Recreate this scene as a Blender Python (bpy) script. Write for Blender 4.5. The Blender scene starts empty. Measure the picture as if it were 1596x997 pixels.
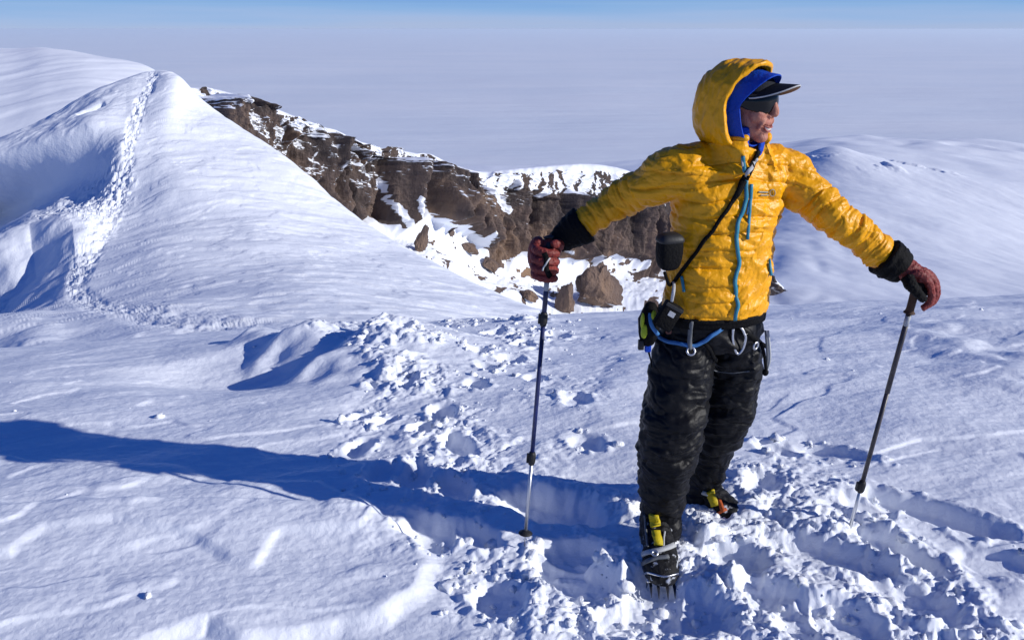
import bpy, math, random
import numpy as np
from mathutils import Vector, Matrix
from mathutils.bvhtree import BVHTree
R = math.radians
SC = bpy.context.scene
COL = SC.collection

# ------------------------------------------------------------------ camera
F, CX, CY = 1252.0, 798.0, 498.5          # focal length and centre in pixels of the 1596 px photograph
PITCH, HC = R(19.9), 1.9
CP, SP = math.cos(PITCH), math.sin(PITCH)
cam_d = bpy.data.cameras.new('camera'); cam = bpy.data.objects.new('camera', cam_d); COL.objects.link(cam)
cam_d.sensor_width = 36; cam_d.lens = 36 * F / 1596.0
cam_d.clip_start = 0.05; cam_d.clip_end = 3000000
cam.location = (0, 0, HC); cam.rotation_euler = (R(90) - PITCH, 0, 0)
SC.camera = cam

# ------------------------------------------------------------------ sky, sun, exposure
SUN_EL, SUN_AZ = R(23.5), math.atan2(0.944, -0.33)      # azimuth measured from +Y towards +X
w = bpy.data.worlds.new('World'); SC.world = w; w.use_nodes = True
nt = w.node_tree; bg = nt.nodes['Background']
sky = nt.nodes.new('ShaderNodeTexSky'); sky.sky_type = 'NISHITA'; sky.sun_disc = False
sky.sun_elevation = SUN_EL; sky.sun_rotation = SUN_AZ
sky.altitude = 4200; sky.air_density = 1.0; sky.dust_density = 0.05; sky.ozone_density = 3.0
# deep high-altitude blue: tint of the sky, and a pale band of far cloud along the horizon
tcw = nt.nodes.new('ShaderNodeTexCoord'); sep = nt.nodes.new('ShaderNodeSeparateXYZ'); nt.links.new(tcw.outputs['Generated'], sep.inputs[0])
nzw = nt.nodes.new('ShaderNodeTexNoise'); nzw.inputs['Scale'].default_value = 3.0; nzw.inputs['Detail'].default_value = 6
mpw = nt.nodes.new('ShaderNodeMapping'); mpw.inputs['Scale'].default_value = (1, 1, 22); nt.links.new(tcw.outputs['Generated'], mpw.inputs[0]); nt.links.new(mpw.outputs[0], nzw.inputs['Vector'])
maw = nt.nodes.new('ShaderNodeMath'); maw.operation = 'MULTIPLY_ADD'; maw.inputs[1].default_value = 0.035
nt.links.new(nzw.outputs['Fac'], maw.inputs[0]); nt.links.new(sep.outputs['Z'], maw.inputs[2])
rpw = nt.nodes.new('ShaderNodeValToRGB'); rpw.color_ramp.elements[0].position = 0.0; rpw.color_ramp.elements[1].position = 0.5
ew = rpw.color_ramp.elements
ew[0].color = (6.6, 8.1, 11.9, 1); ew[1].color = (0.22, 1.0, 4.8, 1)
for p_, c_ in ((0.019, (6.5, 8.1, 12.0)), (0.030, (5.6, 8.0, 12.7)), (0.043, (4.2, 7.3, 12.5)), (0.062, (2.0, 5.4, 12.0)), (0.10, (0.7, 2.8, 8.8)), (0.2, (0.35, 1.6, 6.4))):
    q = ew.new(p_); q.color = (*c_, 1)
nt.links.new(maw.outputs[0], rpw.inputs[0])
mxw = nt.nodes.new('ShaderNodeMix'); mxw.data_type = 'RGBA'; mxw.inputs[0].default_value = 0.93
nt.links.new(sky.outputs[0], mxw.inputs[6]); nt.links.new(rpw.outputs[0], mxw.inputs[7])
nt.links.new(mxw.outputs[2], bg.inputs['Color']); bg.inputs['Strength'].default_value = 0.062
sl = bpy.data.lights.new('sun', 'SUN'); sun = bpy.data.objects.new('sun', sl); COL.objects.link(sun)
sl.energy = 4.5; sl.angle = R(0.5); sl.color = (1.0, 0.975, 0.94)
SV = Vector((math.cos(SUN_EL) * math.sin(SUN_AZ), math.cos(SUN_EL) * math.cos(SUN_AZ), math.sin(SUN_EL)))
sun.rotation_euler = SV.to_track_quat('Z', 'Y').to_euler(); sun.location = (20, -5, 20)
SC.view_settings.view_transform = 'Standard'; SC.view_settings.look = 'None'
SC.view_settings.gamma = 1; SC.view_settings.use_curve_mapping = False; SC.view_settings.exposure = 0.0
SC.cycles.volume_bounces = 2; SC.cycles.max_bounces = 8; SC.cycles.diffuse_bounces = 4

# ------------------------------------------------------------------ helpers: projection, noise
def at(px, py, Y):
    a = (px - CX) / F; b = (CY - py) / F
    t = Y / (CP + b * SP)
    return Vector((a * t, Y, HC + t * (b * CP - SP)))
def ray(px, py):
    a = (px - CX) / F; b = (CY - py) / F
    return Vector((a, CP + b * SP, b * CP - SP)).normalized()
def proj(P):
    x, y, z = P[..., 0], P[..., 1], P[..., 2] - HC
    t = y * CP - z * SP; b = y * SP + z * CP
    return CX + F * x / t, CY - F * b / t

rng = np.random.RandomState(11)
_p = rng.permutation(256); PM = np.concatenate([_p, _p, _p])
_a = rng.rand(256) * 2 * np.pi; G2 = np.stack([np.cos(_a), np.sin(_a)], 1)
_g = rng.randn(256, 3); G3 = _g / np.linalg.norm(_g, axis=1, keepdims=True)
RV = rng.rand(256)
def fade(t): return t * t * t * (t * (t * 6 - 15) + 10)
def sm(a, b, x):
    t = np.clip((x - a) / (b - a), 0, 1); return t * t * (3 - 2 * t)
def n2(x, y):
    xi = np.floor(x).astype(np.int64); yi = np.floor(y).astype(np.int64)
    xf = x - xi; yf = y - yi; xi &= 255; yi &= 255
    u, v = fade(xf), fade(yf)
    def g(i, j):
        k = G2[PM[PM[(xi + i) & 255] + ((yi + j) & 255)]]
        return k[..., 0] * (xf - i) + k[..., 1] * (yf - j)
    a = g(0, 0) * (1 - u) + g(1, 0) * u; b = g(0, 1) * (1 - u) + g(1, 1) * u
    return 1.5 * (a * (1 - v) + b * v)
def n3(x, y, z):
    xi = np.floor(x).astype(np.int64); yi = np.floor(y).astype(np.int64); zi = np.floor(z).astype(np.int64)
    xf = x - xi; yf = y - yi; zf = z - zi; xi &= 255; yi &= 255; zi &= 255
    u, v, w_ = fade(xf), fade(yf), fade(zf)
    def g(i, j, k):
        q = G3[PM[PM[PM[(xi + i) & 255] + ((yi + j) & 255)] + ((zi + k) & 255)]]
        return q[..., 0] * (xf - i) + q[..., 1] * (yf - j) + q[..., 2] * (zf - k)
    def pl(k):
        a = g(0, 0, k) * (1 - u) + g(1, 0, k) * u; b = g(0, 1, k) * (1 - u) + g(1, 1, k) * u
        return a * (1 - v) + b * v
    return 1.5 * (pl(0) * (1 - w_) + pl(1) * w_)
def fbm2(x, y, o=4, g=0.5):
    s = 0; a = 1.0
    for i in range(o):
        s = s + a * n2(x + 17.3 * i, y - 9.1 * i); x = x * 2.03; y = y * 2.03; a *= g
    return s
def fbm3(x, y, z, o=4, g=0.5):
    s = 0; a = 1.0
    for i in range(o):
        s = s + a * n3(x + 7.3 * i, y - 9.1 * i, z + 3.7 * i); x = x * 2.03; y = y * 2.03; z = z * 2.03; a *= g
    return s
def worley(x, y):
    """nearest cell distance and that cell's random number"""
    xi = np.floor(x).astype(np.int64); yi = np.floor(y).astype(np.int64)
    best = np.full(x.shape, 9.0); val = np.zeros(x.shape)
    for i in (-1, 0, 1):
        for j in (-1, 0, 1):
            h = PM[PM[(xi + i) & 255] + ((yi + j) & 255)]
            cx = xi + i + 0.15 + 0.7 * RV[h]; cy = yi + j + 0.15 + 0.7 * RV[PM[h + 31]]
            d = np.hypot(x - cx, y - cy); m = d < best
            best = np.where(m, d, best); val = np.where(m, RV[PM[h + 77]], val)
    return best, val
def inpoly(x, y, poly):
    """signed distance to a polygon, positive inside"""
    d = np.full(x.shape, 1e9); ins = np.zeros(x.shape, bool)
    n = len(poly)
    for i in range(n):
        ax, ay = poly[i]; bx, by = poly[(i + 1) % n]
        ex, ey = bx - ax, by - ay
        t = np.clip(((x - ax) * ex + (y - ay) * ey) / (ex * ex + ey * ey + 1e-12), 0, 1)
        d = np.minimum(d, np.hypot(x - ax - t * ex, y - ay - t * ey))
        c = (ay > y) != (by > y)
        ins ^= c & (x < (bx - ax) * (y - ay) / ((by - ay) if by != ay else 1e-12) + ax)
    return np.where(ins, d, -d)
def polydist(x, y, pl):
    d = np.full(x.shape, 1e9)
    for (ax, ay), (bx, by) in zip(pl[:-1], pl[1:]):
        ex, ey = bx - ax, by - ay
        t = np.clip(((x - ax) * ex + (y - ay) * ey) / (ex * ex + ey * ey + 1e-12), 0, 1)
        d = np.minimum(d, np.hypot(x - ax - t * ex, y - ay - t * ey))
    return d

# ------------------------------------------------------------------ helpers: materials
def mat(name, color, rough=0.6, spec=0.4, metal=0.0, var=None, scale=8.0, bump=None, sheen=0.0, coat=0.0, sss=None, stretch=None):
    m = bpy.data.materials.new(name); m.use_nodes = True
    N, L = m.node_tree.nodes, m.node_tree.links
    b = N['Principled BSDF']
    b.inputs['Base Color'].default_value = (*color, 1); b.inputs['Roughness'].default_value = rough
    b.inputs['Specular IOR Level'].default_value = spec; b.inputs['Metallic'].default_value = metal
    b.inputs['Sheen Weight'].default_value = sheen; b.inputs['Coat Weight'].default_value = coat
    tc = N.new('ShaderNodeTexCoord'); src = tc.outputs['Object']
    if stretch:
        mp = N.new('ShaderNodeMapping'); mp.inputs['Scale'].default_value = stretch
        L.new(src, mp.inputs['Vector']); src = mp.outputs[0]
    if var:
        nz = N.new('ShaderNodeTexNoise'); nz.inputs['Scale'].default_value = scale; nz.inputs['Detail'].default_value = 6
        L.new(src, nz.inputs['Vector'])
        mx = N.new('ShaderNodeMix'); mx.data_type = 'RGBA'
        mx.inputs[6].default_value = (*color, 1); mx.inputs[7].default_value = (*var, 1)
        rp = N.new('ShaderNodeValToRGB'); rp.color_ramp.elements[0].position = 0.35 if max(var) < .5 or min(color) > .3 or scale < 20 else 0.60; rp.color_ramp.elements[1].position = 0.68
        L.new(nz.outputs['Fac'], rp.inputs[0]); L.new(rp.outputs[0], mx.inputs[0]); L.new(mx.outputs[2], b.inputs['Base Color'])
    if sss:
        b.inputs['Subsurface Weight'].default_value = sss[0]; b.inputs['Subsurface Radius'].default_value = sss[1]
        b.inputs['Subsurface Scale'].default_value = sss[2]
    last = None
    for (sc_, dist, det) in (bump or []):
        nz = N.new('ShaderNodeTexNoise'); nz.inputs['Scale'].default_value = sc_; nz.inputs['Detail'].default_value = det
        L.new(src, nz.inputs['Vector'])
        bp = N.new('ShaderNodeBump'); bp.inputs['Distance'].default_value = dist; bp.inputs['Strength'].default_value = 1.0
        L.new(nz.outputs['Fac'], bp.inputs['Height'])
        if last: L.new(last, bp.inputs['Normal'])
        last = bp.outputs[0]
    if last: L.new(last, b.inputs['Normal'])
    return m

SNOW = (0.85, 0.88, 0.925)
M = {}
M['snow_near'] = mat('snow_near', SNOW, 0.5, 0.25, bump=[(45, 0.0032, 5), (260, 0.0014, 3)], var=(0.86, 0.89, 0.94), scale=2.0)
M['snow_clod'] = mat('snow_clod', (0.87, 0.895, 0.935), 0.55, 0.2, bump=[(90, 0.004, 4)])
M['snow_mid'] = mat('snow_mid', SNOW, 0.55, 0.2, bump=[(0.9, 0.10, 6), (6, 0.02, 4)], var=(0.87, 0.9, 0.945), scale=0.15)
M['snow_far'] = mat('snow_far', SNOW, 0.6, 0.2, bump=[(0.03, 1.2, 7)], var=(0.86, 0.89, 0.94), scale=0.01)
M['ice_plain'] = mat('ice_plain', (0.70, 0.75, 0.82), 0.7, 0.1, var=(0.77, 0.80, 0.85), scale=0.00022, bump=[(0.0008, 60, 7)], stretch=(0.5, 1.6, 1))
M['yellow'] = mat('yellow_nylon', (0.82, 0.37, 0.001), 0.40, 0.32, bump=[(70, 0.0030, 4)], var=(0.77, 0.34, 0.001), scale=14)
M['blue_lining'] = mat('blue_lining', (0.005, 0.055, 0.42), 0.55, 0.2, bump=[(90, 0.004, 3)])
M['black_nylon'] = mat('black_nylon', (0.004, 0.004, 0.005), 0.5, 0.2, bump=[(45, 0.003, 4)])
M['black_fabric'] = mat('black_fabric', (0.0045, 0.0045, 0.005), 0.75, 0.12, bump=[(120, 0.004, 4)])
M['black_rubber'] = mat('black_rubber', (0.014, 0.014, 0.015), 0.55, 0.4, bump=[(200, 0.001, 2)])
M['grey_fabric'] = mat('grey_fabric', (0.13, 0.14, 0.15), 0.7, 0.3, bump=[(300, 0.001, 2)])
M['red_glove'] = mat('red_glove', (0.23, 0.035, 0.026), 0.55, 0.35, bump=[(80, 0.005, 4)], var=(0.15, 0.022, 0.018), scale=30)
M['teal'] = mat('teal_zip', (0.02, 0.20, 0.30), 0.5, 0.4, bump=[(500, 0.001, 1)])
M['blue_web'] = mat('blue_webbing', (0.05, 0.18, 0.42), 0.6, 0.3, bump=[(400, 0.001, 1)])
M['skin'] = mat('skin', (0.44, 0.20, 0.135), 0.5, 0.35, bump=[(190, 0.0028, 4)], var=(0.38, 0.125, 0.09), scale=30, sss=(0.06, (1, 0.35, 0.2), 0.008))
M['lip'] = mat('lip', (0.36, 0.12, 0.10), 0.45, 0.4, bump=[(200, 0.001, 2)])
M['tooth'] = mat('tooth', (0.72, 0.68, 0.6), 0.35, 0.5, bump=[(200, 0.0005, 1)])
M['navy'] = mat('navy_cap', (0.006, 0.008, 0.016), 0.75, 0.2, bump=[(300, 0.0015, 2)])
M['trim'] = mat('pale_trim', (0.45, 0.46, 0.46), 0.6, 0.3, bump=[(300, 0.001, 2)])
M['under_brim'] = mat('under_brim', (0.20, 0.13, 0.08), 0.7, 0.3, bump=[(300, 0.001, 2)])
M['lens'] = mat('dark_lens', (0.003, 0.003, 0.0035), 0.08, 0.34, bump=[(20, 0.0005, 1)])
M['steel'] = mat('steel', (0.55, 0.56, 0.58), 0.32, 0.5, metal=1.0, bump=[(60, 0.001, 3)])
M['dark_steel'] = mat('dark_steel', (0.03, 0.03, 0.035), 0.45, 0.4, metal=0.3, bump=[(60, 0.001, 3)])
M['boot_snow'] = mat('overboot', (0.009, 0.009, 0.01), 0.65, 0.2, bump=[(60, 0.006, 4)], var=(0.62, 0.65, 0.7), scale=26)
M['alu'] = mat('brushed_aluminium', (0.62, 0.63, 0.65), 0.38, 0.5, metal=0.85, bump=[(120, 0.0006, 2)])
M['pole_blue'] = mat('pole_blue_black', (0.015, 0.018, 0.05), 0.35, 0.5, bump=[(200, 0.0004, 2)], var=(0.02, 0.03, 0.14), scale=12)
M['pole_black'] = mat('pole_black', (0.025, 0.022, 0.026), 0.4, 0.5, bump=[(200, 0.0004, 2)], var=(0.06, 0.05, 0.055), scale=18)
M['cork'] = mat('brown_grip', (0.06, 0.03, 0.018), 0.7, 0.3, bump=[(220, 0.002, 3)])
M['tab_yellow'] = mat('yellow_tab', (0.55, 0.42, 0.01), 0.55, 0.35, bump=[(200, 0.002, 2)])
M['lime'] = mat('lime_fabric', (0.36, 0.44, 0.02), 0.6, 0.3, bump=[(120, 0.003, 3)])
M['orange'] = mat('orange_strap', (0.5, 0.10, 0.02), 0.6, 0.3, bump=[(200, 0.002, 2)])
M['label_grey'] = mat('label_grey', (0.35, 0.37, 0.4), 0.5, 0.3, bump=[(200, 0.001, 1)])
M['logo_grey'] = mat('logo_grey', (0.32, 0.30, 0.22), 0.5, 0.3, bump=[(200, 0.001, 1)])

def rock_material(name):
    """brown volcanic rock with snow where the mesh attribute 'snow' says it has settled"""
    m = bpy.data.materials.new(name); m.use_nodes = True
    N, L = m.node_tree.nodes, m.node_tree.links; b = N['Principled BSDF']
    b.inputs['Roughness'].default_value = 0.85; b.inputs['Specular IOR Level'].default_value = 0.15
    tc = N.new('ShaderNodeTexCoord')
    mp = N.new('ShaderNodeMapping'); mp.inputs['Scale'].default_value = (1, 1, 0.45); L.new(tc.outputs['Object'], mp.inputs['Vector'])
    n1 = N.new('ShaderNodeTexNoise'); n1.inputs['Scale'].default_value = 0.05; n1.inputs['Detail'].default_value = 9; n1.inputs['Roughness'].default_value = 0.7
    L.new(mp.outputs[0], n1.inputs['Vector'])
    rp = N.new('ShaderNodeValToRGB'); e = rp.color_ramp.elements
    e[0].position = 0.30; e[0].color = (0.045, 0.038, 0.038, 1); e[1].position = 0.75; e[1].color = (0.34, 0.215, 0.125, 1)
    q = e.new(0.48); q.color = (0.155, 0.112, 0.095, 1); q = e.new(0.60); q.color = (0.23, 0.155, 0.11, 1)
    L.new(n1.outputs['Fac'], rp.inputs[0])
    at_ = N.new('ShaderNodeAttribute'); at_.attribute_name = 'snow'
    n2_ = N.new('ShaderNodeTexNoise'); n2_.inputs['Scale'].default_value = 0.55; n2_.inputs['Detail'].default_value = 6; n2_.inputs['Roughness'].default_value = 0.65
    L.new(tc.outputs['Object'], n2_.inputs['Vector'])
    ad = N.new('ShaderNodeMath'); ad.operation = 'MULTIPLY_ADD'; ad.inputs[1].default_value = 0.55
    L.new(n2_.outputs['Fac'], ad.inputs[0]); L.new(at_.outputs['Fac'], ad.inputs[2])
    r2 = N.new('ShaderNodeValToRGB'); r2.color_ramp.elements[0].position = 0.72; r2.color_ramp.elements[1].position = 0.82
    L.new(ad.outputs[0], r2.inputs[0])
    mx = N.new('ShaderNodeMix'); mx.data_type = 'RGBA'; mx.inputs[7].default_value = (0.84, 0.87, 0.93, 1)
    dk = N.new('ShaderNodeAttribute'); dk.attribute_name = 'lava'
    md_ = N.new('ShaderNodeMix'); md_.data_type = 'RGBA'; md_.inputs[7].default_value = (0.048, 0.044, 0.047, 1)
    ms_ = N.new('ShaderNodeMath'); ms_.operation = 'MULTIPLY'; ms_.inputs[1].default_value = 0.62; L.new(dk.outputs['Fac'], ms_.inputs[0])
    L.new(ms_.outputs[0], md_.inputs[0]); L.new(rp.outputs[0], md_.inputs[6])
    L.new(r2.outputs[0], mx.inputs[0]); L.new(md_.outputs[2], mx.inputs[6]); L.new(mx.outputs[2], b.inputs['Base Color'])
    bp = N.new('ShaderNodeBump'); bp.inputs['Distance'].default_value = 1.6; bp.inputs['Strength'].default_value = 0.9
    n4 = N.new('ShaderNodeTexNoise'); n4.inputs['Scale'].default_value = 0.35; n4.inputs['Detail'].default_value = 8; n4.inputs['Roughness'].default_value = 0.7
    L.new(mp.outputs[0], n4.inputs['Vector'])
    iv = N.new('ShaderNodeMath'); iv.operation = 'SUBTRACT'; iv.inputs[0].default_value = 1.0; L.new(r2.outputs[0], iv.inputs[1])
    ml = N.new('ShaderNodeMath'); ml.operation = 'MULTIPLY'; L.new(n4.outputs['Fac'], ml.inputs[0]); L.new(iv.outputs[0], ml.inputs[1])
    L.new(ml.outputs[0], bp.inputs['Height']); L.new(bp.outputs[0], b.inputs['Normal'])
    return m
M['rock'] = rock_material('volcanic_rock')

# ------------------------------------------------------------------ helpers: objects
def link(name, me, m=None, parent=None, smooth=True):
    o = bpy.data.objects.new(name, me); COL.objects.link(o)
    if m: me.materials.append(m)
    if smooth: me.polygons.foreach_set('use_smooth', np.ones(len(me.polygons), bool))
    if parent: o.parent = parent; o.matrix_parent_inverse = parent.matrix_world.inverted()
    return o
def root(name, label, cat, loc, group=None):
    o = bpy.data.objects.new(name, None); COL.objects.link(o); o.location = loc; o.empty_display_size = 0.1
    o.matrix_world = Matrix.Translation(loc)
    o['label'] = label; o['category'] = cat
    if group: o['group'] = group
    return o
def grid_mesh(name, A, m, attr=None):
    """A: (rows, cols, 3) points"""
    nv, nu = A.shape[:2]
    me = bpy.data.meshes.new(name)
    me.vertices.add(nv * nu); me.vertices.foreach_set('co', A.reshape(-1).astype(np.float32))
    i = np.arange(nv * nu).reshape(nv, nu)
    q = np.stack([i[:-1, :-1], i[:-1, 1:], i[1:, 1:], i[1:, :-1]], -1).reshape(-1, 4)
    n = len(q)
    me.loops.add(n * 4); me.loops.foreach_set('vertex_index', q.reshape(-1).astype(np.int32))
    me.polygons.add(n); me.polygons.foreach_set('loop_start', np.arange(0, n * 4, 4, dtype=np.int32))
    me.update(calc_edges=True)
    if attr is not None:
        a = me.attributes.new('snow', 'FLOAT', 'POINT'); a.data.foreach_set('value', attr.reshape(-1).astype(np.float32))
    return link(name, me, m)
def cr(P, t):
    """Catmull-Rom through the first axis of P at parameters t in [0, n-1]"""
    n = len(P); i = np.clip(np.floor(t).astype(int), 0, n - 2); f = (t - i)
    f = f.reshape(-1, *([1] * (P.ndim - 1)))
    p0 = np.where((i - 1 >= 0).reshape(f.shape), P[np.maximum(i - 1, 0)], 2 * P[0] - P[1])
    p3 = np.where((i + 2 < n).reshape(f.shape), P[np.minimum(i + 2, n - 1)], 2 * P[-1] - P[-2])
    p1, p2 = P[i], P[i + 1]
    return 0.5 * (2 * p1 + (p2 - p0) * f + (2 * p0 - 5 * p1 + 4 * p2 - p3) * f ** 2 + (3 * p1 - p0 - 3 * p2 + p3) * f ** 3)
def nucr(P, t):
    """cubic through rows with knots at their mean distance apart: no overshoot where rows are uneven"""
    h = np.sqrt(np.maximum(np.linalg.norm(np.diff(P, axis=0), axis=-1).mean(1), 1e-6)) ** 2
    dl = np.diff(P, axis=0) / h[:, None, None]
    m = np.empty_like(P); m[0] = dl[0]; m[-1] = dl[-1]
    w0, w1 = h[:-1], h[1:]
    m[1:-1] = (dl[:-1] * w1[:, None, None] + dl[1:] * w0[:, None, None]) / (w0 + w1)[:, None, None]
    i = np.clip(np.floor(t).astype(int), 0, len(P) - 2); f = (t - i)[:, None, None]; hh = h[i][:, None, None]
    return ((2 * f ** 3 - 3 * f ** 2 + 1) * P[i] + (f ** 3 - 2 * f ** 2 + f) * hh * m[i]
            + (-2 * f ** 3 + 3 * f ** 2) * P[i + 1] + (f ** 3 - f ** 2) * hh * m[i + 1])
def cgrid(rows, nu, nv):
    P = np.array([[at(*c) for c in r] for r in rows])
    P = nucr(P, np.linspace(0, len(rows) - 1, nv))
    P = np.swapaxes(cr(np.swapaxes(P, 0, 1), np.linspace(0, P.shape[1] - 1, nu)), 0, 1)
    return P
def gnormals(A):
    n = np.cross(np.gradient(A, axis=1), np.gradient(A, axis=0))
    n /= np.linalg.norm(n, axis=-1, keepdims=True) + 1e-12
    return n * np.where(n[..., 2:3] < 0, -1, 1)

class MB:
    """collects shapes, then becomes one mesh"""
    def __init__(s): s.v = []; s.f = []
    def add(s, V, Fc):
        o = len(s.v); s.v += [tuple(p) for p in V]; s.f += [tuple(o + i for i in f) for f in Fc]; return s
    def rings(s, Rg, cap=True):
        k = len(Rg[0]); V = [p for r in Rg for p in r]; Fc = []
        for i in range(len(Rg) - 1):
            for j in range(k):
                a, b = i * k + j, i * k + (j + 1) % k; Fc.append((a, b, b + k, a + k))
        if cap: Fc.append(tuple(reversed(range(k)))); Fc.append(tuple((len(Rg) - 1) * k + j for j in range(k)))
        return s.add(V, Fc)
    def tube(s, pts, rad, n=14, sub=6, smooth=True, flat=1.0, up=None):
        """round (or flattened) tube along points"""
        P = np.array([tuple(p) for p in pts], float); r = np.array(rad if hasattr(rad, '__len__') else [rad] * len(P), float)
        if smooth and len(P) > 2:
            t = np.linspace(0, len(P) - 1, (len(P) - 1) * sub + 1); P = cr(P, t); r = cr(r, t)
        T = np.gradient(P, axis=0); T /= np.linalg.norm(T, axis=1, keepdims=True) + 1e-12
        a = np.array(up if up is not None else ((0, 0, 1) if abs(T[0][2]) < 0.9 else (0, 1, 0)), float)
        Rg = []
        for i in range(len(P)):
            u = a - T[i] * a.dot(T[i]); u /= np.linalg.norm(u) + 1e-12; v = np.cross(T[i], u); a = u
            Rg.append([P[i] + r[i] * (math.cos(q) * u * flat + math.sin(q) * v) for q in np.arange(n) * 2 * math.pi / n])
        return s.rings(Rg)
    def ell(s, c, r, axes=None, n=20, m=12):
        ax = axes if axes is not None else np.eye(3); c = np.array(tuple(c)); Rg = []
        for i in range(1, m):
            th = math.pi * i / m
            Rg.append([c + ax[0] * r[0] * math.sin(th) * math.cos(q) + ax[1] * r[1] * math.sin(th) * math.sin(q) + ax[2] * r[2] * math.cos(th)
                       for q in np.arange(n) * 2 * math.pi / n])
        return s.rings(Rg)
    def box(s, c, h, axes=None):
        ax = np.array(axes if axes is not None else np.eye(3)); c = np.array(tuple(c))
        V = [c + ax[0] * h[0] * i + ax[1] * h[1] * j + ax[2] * h[2] * k for k in (-1, 1) for j in (-1, 1) for i in (-1, 1)]
        return s.add(V, [(0, 2, 3, 1), (4, 5, 7, 6), (0, 1, 5, 4), (2, 6, 7, 3), (0, 4, 6, 2), (1, 3, 7, 5)])
    def ribbon(s, pts, nrm, width, th=0.002):
        """flat band along points; nrm gives the outward direction at each point"""
        P = np.array([tuple(p) for p in pts], float); Nn = np.array([tuple(p) for p in nrm], float)
        T = np.gradient(P, axis=0); T /= np.linalg.norm(T, axis=1, keepdims=True) + 1e-12
        W = width if hasattr(width, '__len__') else [width] * len(P); Rg = []
        for i in range(len(P)):
            n = Nn[i] - T[i] * Nn[i].dot(T[i]); n /= np.linalg.norm(n) + 1e-12; b = np.cross(T[i], n) * W[i] / 2
            Rg.append([P[i] + b, P[i] + b * 0.9 + n * th, P[i] - b * 0.9 + n * th, P[i] - b, P[i] - b * .9 - n * th, P[i] + b * .9 - n * th])
        return s.rings(Rg)
    def mesh(s, name):
        me = bpy.data.meshes.new(name); me.from_pydata(s.v, [], s.f); me.update(); return me
    def build(s, name, m, parent=None, smooth=True, remesh=None, sm_it=0, bevel=0, subsurf=0, disp=None):
        me = s.mesh(name); o = bpy.data.objects.new('tmp', me); COL.objects.link(o)
        if remesh:
            md = o.modifiers.new('r', 'REMESH'); md.mode = 'VOXEL'; md.voxel_size = remesh
        if bevel:
            md = o.modifiers.new('b', 'BEVEL'); md.width = bevel; md.segments = 2
        if subsurf:
            md = o.modifiers.new('u', 'SUBSURF'); md.levels = subsurf; md.render_levels = subsurf
        if sm_it:
            md = o.modifiers.new('s', 'SMOOTH'); md.factor = 0.5; md.iterations = sm_it
        if o.modifiers:
            dg = bpy.context.evaluated_depsgraph_get()
            me2 = bpy.data.meshes.new_from_object(o.evaluated_get(dg)); o.modifiers.clear()
            bpy.data.objects.remove(o); bpy.data.meshes.remove(me); me = me2; me.name = name
        else:
            bpy.data.objects.remove(o)
        if disp:
            n = len(me.vertices); co = np.empty(n * 3); me.vertices.foreach_get('co', co); co = co.reshape(-1, 3)
            nn = np.empty(n * 3); me.vertices.foreach_get('normal', nn); nn = nn.reshape(-1, 3)
            co = co + nn * disp(co, nn)[:, None]
            me.vertices.foreach_set('co', co.reshape(-1)); me.update()
        return link(name, me, m, parent, smooth)

# ================================================================== SETTING
# ---- the ice plain far below, one sheet to the horizon
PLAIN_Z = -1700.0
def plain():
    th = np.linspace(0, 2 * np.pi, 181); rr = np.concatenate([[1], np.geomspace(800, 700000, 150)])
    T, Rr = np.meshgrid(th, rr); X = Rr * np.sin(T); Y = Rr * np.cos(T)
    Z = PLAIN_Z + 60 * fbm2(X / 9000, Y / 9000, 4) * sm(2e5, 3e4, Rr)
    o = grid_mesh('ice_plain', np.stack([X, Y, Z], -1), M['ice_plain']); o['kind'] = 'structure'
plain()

# ---- near snow: the crest the climber stands on
SD = np.array([-0.944, 0.33])            # where shadows fall on the ground
def zbase(x, y):
    u = np.maximum(y - 2.6, 0)
    z = -0.032 * u ** 2 - 0.10 * np.maximum(y - 8.3, 0) ** 1.5
    l = np.maximum(-x - 1.2, 0); z = z - 0.010 * l ** 1.6 + 0.045 * (x - 0.8)
    return z
def ground(px, py):
    lo, hi = 0.5, 9.0
    for _ in range(50):
        mid = (lo + hi) / 2; p = at(px, py, mid)
        if p.z > float(zbase(np.array(p.x), np.array(p.y))): lo = mid
        else: hi = mid
    return at(px, py, lo)
def gp(*pts): return [tuple(ground(*p)[:2]) for p in pts]

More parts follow.
